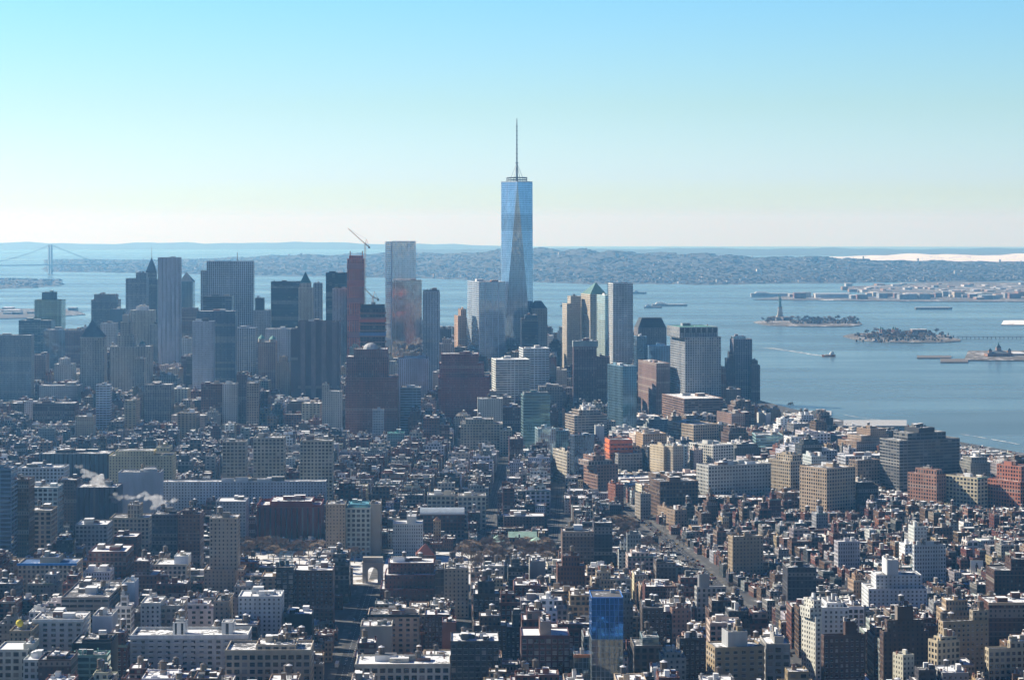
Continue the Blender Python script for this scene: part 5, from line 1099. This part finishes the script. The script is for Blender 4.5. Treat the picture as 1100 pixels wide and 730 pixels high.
# ------------------------------------------------------------------ cranes on the unfinished towers
def crane(px, Y, y_top, y_base, jib, cj, label):
    X = PX(px, Y); zt, zb = PZ(y_top, Y), PZ(y_base, Y); root = empty("tower_crane", (X, Y, zb), label, "crane"); T = (.5, .32, .2); w = 1.1
    a = Acc(); n = max(2, int((zt - zb) / 5))
    for sx, sy in ((-w, -w), (w, -w), (w, w), (-w, w)): a.rod((X + sx, Y + sy, zb), (X + sx, Y + sy, zt), .3, "tinted", T)
    for k in range(n):
        z0, z1 = zb + (zt - zb) * k / n, zb + (zt - zb) * (k + 1) / n; s = 1 if k % 2 else -1
        a.rod((X - w * s, Y - w, z0), (X + w * s, Y - w, z1), .16, "tinted", T); a.rod((X - w, Y - w * s, z0), (X - w, Y + w * s, z1), .16, "tinted", T); a.rod((X + w, Y - w * s, z0), (X + w, Y + w * s, z1), .16, "tinted", T)
    obj("mast", a, root)
    a = Acc(); a.solid(rect(X + 1.8, Y - 2, 2.2, 2.4), zt - 1, zt + 1.8, "tinted", (.6, .6, .6), True); obj("cab", a, root)
    tip = (PX(jib[0], Y), Y, PZ(jib[1], Y)); end = (PX(cj[0], Y), Y, PZ(cj[1], Y)); apex = (X + (end[0] - X) * .35, Y, zt + 9)
    a = Acc(); p, q = Vector((X, Y, zt)), Vector(tip); n = 12
    for o in ((0, 0, .9), (0, -.8, -.5), (0, .8, -.5)): a.rod(p + Vector(o), q + Vector(o) * .4, .28, "tinted", T)
    for k in range(n): u, v = p.lerp(q, k / n), p.lerp(q, (k + 1) / n); a.rod(u + Vector((0, 0, .8)), v + Vector((0, -.7, -.5)), .14, "tinted", T); a.rod(u + Vector((0, .7, -.5)), v + Vector((0, 0, .8)), .14, "tinted", T)
    obj("jib", a, root)
    a = Acc(); a.rod((X, Y, zt), end, .8, "tinted", T); obj("counter_jib", a, root)
    a = Acc(); a.solid(rect(end[0], Y, 3.4, 3), end[2] - 3, end[2] + .8, "tinted", (.25, .24, .23), True); obj("counterweight", a, root)
    a = Acc(); a.rod((X, Y, zt), apex, .4, "tinted", T); a.rod(end, apex, .25, "tinted", T); obj("a_frame", a, root)
    a = Acc(); a.rod(apex, tip, .13, "steel", (.2, .2, .2)); obj("cable", a, root)
crane(392.3, 4365, 262, 385, (374, 245.5), (396.5, 265), "tall tower crane beside the unfinished red tower, jib raised to the left")
crane(400.5, 3865, 319, 329, (391, 309), (406, 321), "smaller tower crane on the open floored unfinished tower")
# ------------------------------------------------------------------ harbour: islands and shores
def isle(px0, px1, y_near, y_far, z=2.0, bulge=.25, n=14, seed=1):
    rr = random.Random(seed); Yn, Yf = GY(y_near, z), GY(y_far, z); Ym = (Yn + Yf) / 2; P = []
    for i in range(n):
        a = 6.28318 * i / n - 1.57; cx, sy = math.cos(a), math.sin(a); k = rr.uniform(.94, 1.05); ex = abs(cx) ** .75 * (1 if cx > 0 else -1); P.append((PX((px0 + px1) / 2, Ym) + ex * k * (PX(px1, Ym) - PX(px0, Ym)) / 2, Ym + math.copysign(abs(sy) ** .8, sy) * k * (Yf - Yn) / 2))
    return P
def far_building(kind, label, px0, px1, yt, Y, d, col, sty='punch', roofc=(.62, .63, .65), cat=None, group=None, par=0.3, z=None, extra=None, peak=None):
    x0, x1 = PX(px0, Y), PX(px1, Y); cx, cy_ = (x0 + x1) / 2, Y + d / 2; g = (3.0 if z is None else z) - drop(cx, cy_); root = empty(kind, (cx, cy_, g), label, cat or kind.replace("_", " "), group)
    q = rect(cx, cy_, x1 - x0, d); z1 = PZ(yt, Y); a = Acc(); a.walls(q, g - 3, z1, sty, tint_of(col)); obj("wall", a, root)
    a = Acc()
    if peak: a.cone(grow(q, .6), z1, (cx, cy_, PZ(peak, Y)), "tinted", roofc)
    else: a.solid(grow(q, .5), z1, z1 + .8, "tinted", roofc, True)
    obj("roof", a, root)
    if extra: extra(root, q, z1)
    return root
landform("island", isle(811, 927, 350.5, 343.5, seed=2), 2.2, "island_ground", 25, 2)
landform("island", isle(909, 1029, 367.8, 357.5, seed=4), 2.2, "island_ground", 25, 2)
landform("island", isle(120, 230, 366, 352, seed=6), 2.5, "island_ground", 40, 4)
landform("shore", [(PX(1034, 5800), 5780), (3200, 5600), (3400, 6300), (PX(1040, 6200), 6200)], 2.5, "island_ground", 18, 1.5)
landform("shore", [(PX(1072, 7900), 7850), (3600, 7700), (3700, 8250), (PX(1078, 8200), 8200)], 2.5, "snow_flat", 20, 1.5)
landform("shore", [(PX(808, 10600), 10560), (PX(900, 10450), 10440), (PX(1010, 10300), 10280), (5200, 10100), (5300, 11150), (PX(970, 11300), 11300), (PX(840, 11050), 11080)], 2.5, "harbour_yard", 25, 2)
landform("shore", [(PX(930, 11600), 11560), (5400, 11350), (5900, 13800), (PX(1000, 13900), 13900), (PX(905, 12900), 12850)], 2.5, "harbour_yard", 40, 3)
landform("shore", [(-3600, 8000), (PX(-5, 8350), 8380), (PX(48, 8500), 8480), (PX(92, 8800), 8800), (PX(80, 9300), 9300), (-4200, 9600)], 2.5, "harbour_yard", 30, 3)
def pier(px0, px1, y_near, y_far, label, shed=None, z=2.6):
    Yn, Yf = GY(y_near, z), GY(y_far, z); q = [(PX(px0, Yn), Yn), (PX(px1, Yn), Yn), (PX(px1, Yf), Yf), (PX(px0, Yf), Yf)]; cx, cy_ = sum(p[0] for p in q) / 4, sum(p[1] for p in q) / 4; dz = drop(cx, cy_)
    root = empty("pier", (cx, cy_, -dz), label, "pier"); a = Acc(); a.solid(q, z - 1.2 - dz, z - dz, "tinted", (.5, .51, .52) if shed != 'bare' else (.16, .14, .12), True); obj("deck", a, root)
    n = max(3, int((px1 - px0) / 5))
    for i in range(n):
        for e in (0.06, .94): p = Vector(q[0]).lerp(Vector(q[1]), (i + .5) / n).lerp(Vector(q[3]).lerp(Vector(q[2]), (i + .5) / n), e); a = Acc(); a.rod((*p, -3 - dz), (*p, z - 1.2 - dz), .6, "tinted", (.12, .1, .09)); obj("piling", a, root)
    if shed and shed != 'bare':
        I = inset(q, 2.5); a = Acc(); a.walls(I, z - dz, z + shed - dz, 'ribbon2', (.35, .4, .42)); obj("shed_wall", a, root); a = Acc(); a.solid(grow(I, .8), z + shed - dz, z + shed + 1 - dz, "tinted", (.42, .43, .44), True); obj("shed_roof", a, root)
pier(842, 893, 445.5, 441, "snow covered park pier on the river with trees at its end")
pier(905, 975, 463, 456.5, "long pier shed with a snowy roof on the river", 8)
pier(1028, 1063, 495, 487, "short pier shed with snowy roof near the banded office block", 7)
pier(985, 1022, 384, 381.6, "thin dark ferry slip pier at the old rail terminal", 'bare')
pier(1010, 1040, 388.5, 385, "wider dark pier before the old rail terminal", 'bare')
for i in range(8):
    Y = rt.uniform(4010, 4120); x = PX(rt.uniform(872, 890), Y); tree(x, Y, 2.6 - drop(x, Y), .6, "leafless tree at the end of the snowy park pier", "bare trees on the park pier")
# ---- the green statue on its star fort
def statue():
    Y = 8185; X = PX(838, Y); g = 4 - drop(X, Y); root = empty("statue", (X, Y, g), "green copper robed statue with raised torch on a stone pedestal", "statue"); C = (.16, .3, .27)
    st = []
    for i in range(22): r = 44 if i % 2 else 32; st.append((X + r * math.cos(6.28318 * i / 22), Y + r * math.sin(6.28318 * i / 22)))
    a = Acc(); a.solid(st, g - 2, g + 12, "tinted", (.32, .29, .25)); obj("star_fort", a, root)
    a = Acc(); a.taper(rect(X, Y, 24, 24), g + 12, rect(X, Y, 19, 19), g + 20, "tinted", (.36, .32, .27)); a.taper(rect(X, Y, 17, 17), g + 20, rect(X, Y, 12.5, 12.5), g + 43, "tinted", (.38, .34, .29)); a.solid(rect(X, Y, 15, 15), g + 43, g + 46, "tinted", (.36, .32, .27), True); obj("pedestal", a, root)
    bm = bmesh.new(); prof = [(0, 5.2, 4.6), (5, 4.9, 4.2), (12, 4.3, 3.7), (18, 3.9, 3.3), (23, 3.7, 3.0), (27, 4.2, 2.9), (30, 4.0, 2.7), (31.6, 1.7, 1.6), (33, 1.5, 1.5), (34.5, 2.1, 2.2), (36.5, 2.2, 2.3), (38.3, 1.5, 1.6), (39, .3, .3)]; n = 16; rings = []
    for z, rx, ry in prof: rings.append([bm.verts.new((rx * math.cos(6.28318 * i / n) * (1 + (.07 * math.sin(i * 3.1) if z < 28 else 0)), ry * math.sin(6.28318 * i / n) * (1 + (.07 * math.sin(i * 3.1) if z < 28 else 0)), z + 46)) for i in range(n)])
    for r0, r1 in zip(rings, rings[1:]):
        for i in range(n): j = (i + 1) % n; bm.faces.new((r0[i], r0[j], r1[j], r1[i]))
    bm.faces.new(rings[-1]); bm.faces.new(rings[0][::-1])
    def limb(pts):
        last = None
        for (p, r), (p2, r2) in zip(pts, pts[1:]):
            d = (Vector(p2) - Vector(p)).normalized(); u = d.orthogonal().normalized(); w = d.cross(u)
            A = last or [bm.verts.new(Vector(p) + (u * math.cos(6.28 * k / 8) + w * math.sin(6.28 * k / 8)) * r) for k in range(8)]; B = [bm.verts.new(Vector(p2) + (u * math.cos(6.28 * k / 8) + w * math.sin(6.28 * k / 8)) * r2) for k in range(8)]
            for k in range(8): bm.faces.new((A[k], A[(k + 1) % 8], B[(k + 1) % 8], B[k]))
            bm.faces.new(B); last = None
    limb([((-3.2, 0, 75), 1.5), ((-4.6, 0, 80), 1.2), ((-4.9, .3, 87), .9)]); limb([((3.6, 0, 75), 1.4), ((4.6, 2.2, 69), 1.1), ((2.6, 3.8, 68), .9)])
    for f in bm.faces: f.smooth = True
    me = bpy.data.meshes.new("figure"); bm.to_mesh(me); bm.free(); me.materials.append(MAT["copper_green"]); fo = link("figure", me, root)
    a = Acc(); a.solid(rect(X + 3.6, Y + 4.4, 3.2, .8, .3), g + 66, g + 71.5, "copper_green", C, True); obj("tablet", a, root)
    a = Acc(); a.rod((X - 4.9, Y + .3, g + 86), (X - 5, Y + .3, g + 90), .5, "copper_green", C, 1.3, 8); a.rod((X - 5, Y + .3, g + 90), (X - 5, Y + .3, g + 93), 1.1, "tinted", (.6, .42, .12), .2, 8); obj("torch", a, root)
    a = Acc()
    for k in range(7): an = math.pi * (k + .5) / 7; a.rod((X + 2 * math.cos(an), Y, g + 83 + 1.6 * math.sin(an)), (X + 4.4 * math.cos(an), Y, g + 83.6 + 3.6 * math.sin(an)), .25, "copper_green", C, .06)
    obj("crown", a, root)
statue()
for i in range(52):
    Y = rt.uniform(7850, 8180); px = rt.triangular(848, 924, 878) if i > 8 else rt.uniform(818, 832); x = PX(px, Y); tree(x, Y, 3.6 - drop(x, Y), rt.uniform(1.1, 1.6), "leafless tree on the statue's island", "bare trees on the statue island")
def copse(name, px0, px1, mode, Y0, Y1, n, seed):
    rr = random.Random(seed); w = Acc()
    for i in range(n):
        Y = rr.uniform(Y0, Y1); x = PX(rr.triangular(px0, px1, mode), Y); z = 3.4 - drop(x, Y); r, h = rr.uniform(3, 7), rr.uniform(3, 9); q = [(x + r * rr.uniform(.6, 1.2) * math.cos(a_), Y + r * rr.uniform(.6, 1.2) * math.sin(a_)) for a_ in (0, 1.05, 2.1, 3.14, 4.2, 5.2)]; q2 = [(x + (p[0] - x) * rr.uniform(.3, .8), Y + (p[1] - Y) * rr.uniform(.3, .8)) for p in q]
        w.taper(q, z - 2, q2, z + h, "tinted", rr.choice([(.1, .08, .062), (.13, .105, .08), (.075, .062, .05)]))
    tag(obj(name, w), kind="stuff")
copse("undergrowth", 846, 925, 882, 7880, 8170, 300, 3); copse("undergrowth", 916, 1026, 965, 6690, 7140, 260, 4)
far_building("museum_hall", "low white roofed building on the statue's island", 893, 908, 346, 8050, 30, (.3, .25, .22), cat="building")
def towers(root, q, z1):
    for s in (.3, .7):
        for v in (.1, .9):
            p = Vector(q[0]).lerp(Vector(q[1]), s) + (Vector(q[3]) - Vector(q[0])) * v; a = Acc(); a.solid(rect(p.x, p.y, 7, 7), z1 - 2, z1 + 12, "tinted", (.3, .16, .12)); a.cone(ngon(p.x, p.y, 4.5, 8), z1 + 12, (p.x, p.y, z1 + 20), "copper_green", (.2, .36, .3)); obj("turret", a, root)
far_building("immigration_hall", "dark brick hall with copper capped turrets on the wooded island", 938, 972, 358, 7000, 45, (.24, .13, .1), 'big', (.2, .22, .22), extra=towers, cat="building")
far_building("hospital_wing", "long grey blue ferry building at the wooded island's edge", 962, 990, 363, 6800, 25, (.28, .36, .4), 'ribbon', (.5, .55, .6), cat="building")
far_building("hospital_wing", "brown wing with a bright white roof on the wooded island", 980, 996, 354, 7060, 35, (.25, .16, .13), 'punch', cat="building")
far_building("hospital_wing", "brick ward at the right end of the wooded island", 1000, 1022, 361, 6950, 35, (.26, .14, .1), 'punch', (.35, .32, .3), cat="building")
far_building("hospital_wing", "low brown hall at the left end of the wooded island", 922, 938, 360.5, 6950, 30, (.22, .14, .11), 'punch', (.25, .24, .24), cat="building")
for i in range(62):
    Y = rt.uniform(6680, 7150); px = rt.triangular(918, 1024, 965); x = PX(px, Y); tree(x, Y, 3.6 - drop(x, Y), rt.uniform(1.1, 1.6), "leafless tree on the wooded island with the turreted hall", "bare trees on the turreted island")
for i in range(14):
    Y = rt.uniform(6650, 7100); px = rt.uniform(122, 228); x = PX(px, Y); tree(x, Y, 3.6 - drop(x, Y), rt.uniform(.9, 1.3), "leafless tree on the island glimpsed behind downtown", "bare trees on the island behind downtown")
def bridge_low():
    Y = 6900; x0, x1 = PX(1027, Y), PX(1112, Y); root = empty("trestle_bridge", (x0, Y, -drop(x0, Y)), "low trestle bridge joining the wooded island to the shore", "bridge"); z = 6 - drop((x0 + x1) / 2, Y)
    a = Acc(); a.solid([(x0, Y - 3), (x1, Y - 3), (x1, Y + 3), (x0, Y + 3)], z, z + 1.4, "tinted", (.25, .25, .26), True); obj("deck", a, root)
    for i in range(19): x = x0 + (x1 - x0) * (i + .5) / 19; a = Acc(); a.solid(rect(x, Y, 1.6, 5), z - 10, z, "tinted", (.2, .2, .21)); obj("pier_bent", a, root)
bridge_low()
def cupola(root, q, z1):
    cx, cy_ = sum(p[0] for p in q) / 4, sum(p[1] for p in q) / 4; a = Acc(); a.solid(rect(cx, cy_, 12, 12), z1, z1 + 14, "tinted", (.35, .2, .14)); obj("clock_tower", a, root); a = Acc(); a.taper(rect(cx, cy_, 13, 13), z1 + 14, rect(cx, cy_, 5, 5), z1 + 20, "tinted", (.1, .13, .14)); a.cone(rect(cx, cy_, 4, 4), z1 + 20, (cx, cy_, z1 + 29), "copper_green", (.2, .3, .28)); obj("cupola", a, root)
    for s in (.12, .88): p = Vector(q[0]).lerp(Vector(q[1]), s); a = Acc(); a.solid(rect(p.x, p.y + 8, 9, 9), z1 - 2, z1 + 7, "tinted", (.4, .22, .14)); a.cone(rect(p.x, p.y + 8, 10, 10), z1 + 7, (p.x, p.y + 8, z1 + 14), "tinted", (.1, .13, .14)); obj("turret", a, root)
far_building("rail_terminal", "old orange brick rail terminal with steep roof and clock tower", 1061, 1088, 379.5, 5900, 45, (.4, .2, .12), 'big', (.11, .13, .15), extra=cupola, cat="station", peak=376)
far_building("train_shed", "long low train shed roofs covered in snow behind the terminal", 1070, 1104, 380, 5960, 90, (.2, .18, .16), 'blank', cat="shed")
# ---- docks across the bay
def ship(px, py, L, label, col=(.12, .13, .15), deck=(.5, .5, .5), house=True, Hh=5, ang=0.0, kind="barge"):
    Y = GY(py, 0); x = PX(px, Y); g = -drop(x, Y); root = empty(kind, (x, Y, g), label, kind); c, s = math.cos(ang), math.sin(ang); W = max(5, L * .16)
    P = [(x + u * c - v * s, Y + u * s + v * c) for u, v in ((-L / 2, -W * .7), (L * .36, -W), (L / 2, 0), (L * .36, W), (-L / 2, W * .7))]
    a = Acc(); a.taper(inset(P, .8), g - 1.5, P, g + Hh, "tinted", col, False); a.face([(*p, g + Hh) for p in P], "tinted", deck); obj("hull", a, root)
    if house:
        for k, (u, w, h) in enumerate(((-.25, .5, 4.5), (-.27, .36, 8))): a = Acc(); a.solid(rect(x + u * L * c, Y + u * L * s, L * .3 * (1 - .3 * k), W * w * 2, ang), g + Hh + (0 if k == 0 else 4.5), g + Hh + h, "tinted", (.7, .7, .68)); obj("deckhouse", a, root)
        a = Acc(); a.rod((x - .28 * L * c, Y - .28 * L * s, g + Hh + 8), (x - .28 * L * c, Y - .28 * L * s, g + Hh + 15), .5, "tinted", (.3, .3, .3)); obj("mast", a, root)
    return root
ship(890, 382.8, 36, "orange ferry crossing the bay ahead of a white wake", (.55, .17, .05), (.6, .5, .4), True, 5, 3.3, "ferry")
for k in range(2):
    pass
ship(687, 315.5, 70, "small dark cargo ship farthest out on the open bay", Hh=9, kind="cargo_ship")
ship(701.5, 330.6, 75, "dark barge lying left of the longer barge", kind="barge", Hh=6)
ship(719.5, 328.4, 150, "long dark tanker anchored on the open bay", Hh=7, kind="tanker", ang=.05)
ship(1003, 332, 150, "low dark barge off the container docks", house=False, Hh=8, kind="barge")
ship(607, 329, 40, "tiny dark tug seen between downtown towers", kind="tug", Hh=5)
ship(829, 318.5, 200, "grey moored cargo ship at the tip of the long dock", (.3, .32, .34), (.45, .45, .45), True, 16, 0, "cargo_ship")
rs = random.Random(77)
KW = [("white warehouse with a flat roof on the far docks", (.55, .55, .55)), ("brown warehouse on the far docks", (.28, .16, .12)), ("grey warehouse on the far docks", (.35, .37, .4)), ("pale tan warehouse on the far docks", (.5, .45, .38))]
far_building("warehouse", "very long white roofed warehouse on the dock's middle", 876, 914, 315.5, 10750, 80, (.5, .5, .5), 'blank')
for i, px in enumerate(np.linspace(852, 1098, 34)):
    lb, c = KW[[3, 2, 1, 1, 2, 0][i % 6] if px > 930 else [2, 1, 3][i % 3]]; Y = rs.uniform(10500, 11000); w = rs.uniform(5, 13)
    if 872 < px < 916: continue
    far_building("warehouse", lb, px - w / 2, px + w / 2, GY and (CY + F * (HC + drop(0, Y) - rs.uniform(12, 30)) / Y), Y, rs.uniform(40, 90), c, 'ribbon2', rs.choice([(.6, .6, .62), (.3, .3, .3), (.35, .25, .2)]), group=lb.replace("warehouse", "warehouses"))
for i, px in enumerate(np.linspace(908, 1099, 46)):
    Y = rs.uniform(11700, 13300); w = rs.uniform(3, 9); x = PX(px, Y); far_building("storage_tank" if False else "warehouse", "shed in the crowded container port on the far shore", px - w / 2, px + w / 2, CY + F * (HC + drop(x, Y) - rs.uniform(7, 16)) / Y, Y, rs.uniform(40, 120), rs.choice([(.45, .45, .46), (.3, .32, .35), (.3, .22, .18)]), 'blank', rs.choice([(.5, .5, .52), (.3, .3, .32), (.3, .2, .16)]), group="sheds in the container port")
for i in range(9):
    Y = rs.uniform(8500, 9200); px = rs.uniform(-2, 84); w = rs.uniform(6, 14); x = PX(px, Y); far_building("warehouse", "low dark warehouse on the piers at the left frame edge", px - w / 2, px + w / 2, CY + F * (HC + drop(x, Y) - rs.uniform(10, 20)) / Y, Y, 60, rs.choice([(.2, .2, .22), (.35, .3, .28)]), 'ribbon2', rs.choice([(.8, .8, .82), (.4, .4, .4)]), group="low dark warehouses on the left piers")
# ---- wooded, built up hills across the bay
from mathutils.bvhtree import BVHTree
HILLS = [o for o in sc.objects if o.name.startswith("hills")]
def bvh(o): me = o.data; return BVHTree.FromPolygons([v.co for v in me.vertices], [p.vertices for p in me.polygons])
def litter(o, n, houses, woods, s0, s1, seed):
    rr = random.Random(seed); B = bvh(o); xs = [v.co.x for v in o.data.vertices]; ys = [v.co.y for v in o.data.vertices]; k = 0
    while k < n:
        y = rr.uniform(min(ys), max(ys)); x = rr.uniform(-.235, .235) * y; hit = B.ray_cast(Vector((x, y, 900)), Vector((0, 0, -1))); k += 1
        if hit[0] is None or hit[0].z < -drop(x, y) + 2: continue
        z = hit[0].z; u = rr.random(); f = (y - min(ys)) / (max(ys) - min(ys))
        if u < .2 - .1 * f:
            w, d, h = rr.uniform(7, 16), rr.uniform(7, 15), rr.uniform(4, 8) if rr.random() < .97 else rr.uniform(12, 30); c = rr.choice([(.6, .6, .6), (.35, .3, .27), (.25, .17, .14), (.4, .42, .45), (.25, .25, .25)]); houses.solid(rect(x, y, w, d, rr.uniform(-.6, .6)), z - 3, z + h, "tinted", c)
        else:
            r, h = rr.uniform(s0, s1), rr.uniform(2.5, 6.5); q = [(x + r * rr.uniform(.6, 1.2) * math.cos(a_), y + r * rr.uniform(.6, 1.2) * math.sin(a_)) for a_ in (0, 1.05, 2.1, 3.14, 4.2, 5.2)]; q2 = [(x + (p[0] - x) * rr.uniform(.5, .8), y + (p[1] - y) * rr.uniform(.5, .8)) for p in q]
            woods.taper(q, z - 2, q2, z + h, "tinted", rr.choice([(.036, .034, .031), (.045, .041, .037), (.032, .03, .028)]))
hs, wd_ = Acc(), Acc(); litter(HILLS[0], 26000, hs, wd_, 12, 42, 9); litter(HILLS[1], 3500, hs, wd_, 10, 30, 10)
tag(obj("distant_houses", hs), kind="stuff"); tag(obj("distant_woods", wd_), kind="stuff")
far_building("storage_tank", "white globe like tank building on the far hillside", 813, 818, 296, 15300, 60, (.75, .75, .75), 'blank', cat="tank", z=60)
# ---- suspension bridge far down the narrows
def suspension():
    A = Vector((PX(54, 16630), 16630)); B = Vector((PX(54, 16630) - 1000, 15750)); d = (B - A).normalized(); n = Vector((-d.y, d.x)); dz = drop(A.x, A.y); root = empty("suspension_bridge", (A.x, A.y, -dz), "pale suspension bridge with a tall portal tower far down the bay", "bridge"); T = (.3, .36, .4)
    dk = 66 - dz; zt = 209 - dz; yaw = math.atan2(d.y, d.x)
    for P in (A, B):
        for s in (-1, 1): p = P + n * 17 * s; a = Acc(); a.taper(rect(p.x, p.y, 15, 11, yaw), -4 - dz, rect(p.x, p.y, 11, 9, yaw), zt, "tinted", T); obj("tower_leg", a, root)
        for z0, z1 in ((zt - 16, zt - .5), (dk - 10, dk - 2)): a = Acc(); q = rect(P.x, P.y, 8, 25, yaw); a.solid(q, z0, z1, "tinted", T, True); obj("portal_beam", a, root)
    a = Acc(); E0, E1 = A - d * 620, B + d * 500
    q = [tuple(E0 - n * 15), tuple(E0 + n * 15), tuple(E1 + n * 15), tuple(E1 - n * 15)]; a.solid(q[::-1], dk - 4, dk + 3, "tinted", T, True); obj("deck", a, root)
    L = (B - A).length
    for s in (-1, 1):
        a = Acc(); pts = []
        for k in range(25): f = k / 24; p = A.lerp(B, f) + n * 15 * s; pts.append((p.x, p.y, dk + 8 + (zt - dk - 8) * (2 * f - 1) ** 2))
        e = A - d * 400 + n * 15 * s; pts = [(e.x, e.y, dk + 2)] + pts; e = B + d * 400 + n * 15 * s; pts.append((e.x, e.y, dk + 2))
        for u, v in zip(pts, pts[1:]): a.rod(u, v, 1.1, "tinted", T)
        obj("main_cable", a, root)
        a = Acc()
        for u in pts[2:-2]: a.rod(u, (u[0], u[1], dk), .3, "tinted", T)
        obj("suspender", a, root)["kind"] = "stuff"
suspension()
# ---- wakes on the water
def wake(pts, w0, w1):
    P = [Vector((PX(px, GY(py, 0)), GY(py, 0))) for px, py in pts]; Q = []
    for a, b in zip(P, P[1:]): Q += [a.lerp(b, k / 8) for k in range(8)]
    Q.append(P[-1]); v = []; f = []; rr = random.Random(3)
    for i, p in enumerate(Q):
        d = (Q[min(i + 1, len(Q) - 1)] - Q[max(i - 1, 0)]).normalized(); n = Vector((-d.y, d.x)); w = (w0 + (w1 - w0) * i / len(Q)) * rr.uniform(.6, 1.3)
        for s in (-1, 1): q = p + n * w * s; v.append((q.x, q.y, .35 - drop(q.x, q.y)))
    for i in range(len(Q) - 1): f.append((2 * i, 2 * i + 1, 2 * i + 3, 2 * i + 2))
    me = bpy.data.meshes.new("wake"); me.from_pydata(v, [], f); me.materials.append(MAT["foam"]); tag(link("wake", me), kind="stuff")
m, nt, b = nodemat("foam"); t = NT(nt); b.inputs["Base Color"].default_value = (.6, .66, .68, 1); b.inputs["Roughness"].default_value = .6
t.l(t.remap(t.noise(t.pos(), .05, 4), .4, .6, 0, 1), b.inputs["Alpha"])
wake([(824, 373.5), (850, 377), (872, 380.6), (889, 382.8)], 16, 5)
wake([(1032, 466), (1062, 471), (1094, 477)], 2.5, 3.5); wake([(905, 445), (930, 449.5), (956, 452)], 3, 3)
# ---- steam over the roofs
def steam(blobs, label, density):
    bm = bmesh.new(); rr = random.Random(int(blobs[0][0]))
    cs = [Vector((PX(px, Y), Y, PZ(py, Y))) for px, py, Y, r in blobs]; c0 = cs[0]
    for c, (_, _, _, r) in zip(cs, blobs):
        for k in range(3): mt = Matrix.Translation(c - c0 + Vector((rr.uniform(-.5, .5), rr.uniform(-.5, .5), rr.uniform(-.4, .4))) * r) @ Matrix.Diagonal((r * rr.uniform(.7, 1.2), r * rr.uniform(.7, 1.2), r * rr.uniform(.5, .85), 1)); bmesh.ops.create_icosphere(bm, subdivisions=2, radius=1, matrix=mt)
    me = bpy.data.meshes.new("steam"); bm.to_mesh(me); bm.free(); o = link("steam", me); o.location = c0; tag(o, kind="stuff")
    md = o.modifiers.new("remesh", 'REMESH'); md.mode = 'VOXEL'; md.voxel_size = .9
    tx = bpy.data.textures.new("puffs", 'CLOUDS'); tx.noise_scale = 4.2; tx.noise_depth = 5; dm = o.modifiers.new("displace", 'DISPLACE'); dm.texture = tx; dm.strength = 8.5; dm.mid_level = .55
    m = bpy.data.materials.new("steam_vapour"); m.use_nodes = True; nt = m.node_tree; nt.nodes.clear(); pv = nt.nodes.new("ShaderNodeVolumePrincipled"); out = nt.nodes.new("ShaderNodeOutputMaterial")
    pv.inputs["Color"].default_value = (.95, .95, .96, 1); pv.inputs["Absorption Color"].default_value = (1, 1, 1, 1); pv.inputs["Density"].default_value = density; pv.inputs["Anisotropy"].default_value = .3; nt.links.new(pv.outputs[0], out.inputs["Volume"]); me.materials.append(m)
steam([(93, 509, 2440, 4), (98, 512, 2440, 5), (104, 517, 2430, 6), (111, 521, 2420, 6), (117, 528, 2410, 5), (122, 535, 2400, 5), (130, 535, 2390, 4), (137, 533, 2385, 3.5), (89, 505, 2450, 4), (85, 501, 2455, 3), (108, 512, 2435, 4.5), (126, 531, 2395, 4)], "", .075)
steam([(160, 533, 2280, 3.5), (164, 536, 2280, 5), (170, 540, 2275, 5.5), (176, 540, 2270, 4), (182, 538, 2265, 3), (165, 544, 2275, 3.5), (150, 533, 2285, 3), (142, 534, 2300, 3), (155, 530, 2290, 3), (188, 536, 2262, 2.5), (172, 534, 2275, 3.5)], "", .11)
steam([(1074, 494, 2900, 4), (1080, 497, 2900, 5), (1087, 500, 2890, 5), (1096, 502, 2880, 4)], "", .12)
# ---- billboard
def billboard():
    Y = 2185; x0, x1 = PX(1042.5, Y), PX(1056, Y); z0, z1 = PZ(614.5, Y), PZ(601.5, Y); root = empty("billboard", ((x0 + x1) / 2, Y, z0 - 2), "white rooftop billboard with a dark figure printed on it", "billboard"); cx = (x0 + x1) / 2
    a = Acc(); a.solid([(x0, Y), (x1, Y), (x1, Y + .5), (x0, Y + .5)], z0, z1, "paint_white", (.8, .8, .8), True); obj("panel", a, root)
    a = Acc(); O = [(-.9, 0), (.9, 0), (.8, 2.2), (1.5, 4.2), (.9, 6.2), (.5, 6.6), (.7, 7.6), (0, 8.4), (-.7, 7.6), (-.5, 6.6), (-1.2, 6), (-1.4, 3.8), (-.7, 2.2)]; a.face([(cx + u, Y - .02, z0 + 1 + v) for u, v in O], "tinted", (.05, .05, .06)); obj("picture", a, root)
    for s in (x0 + 1, cx, x1 - 1): a = Acc(); a.rod((s, Y + 1, z0 - 4), (s, Y + .6, z1), .2, "steel", (.2, .2, .2)); obj("post", a, root)
billboard()
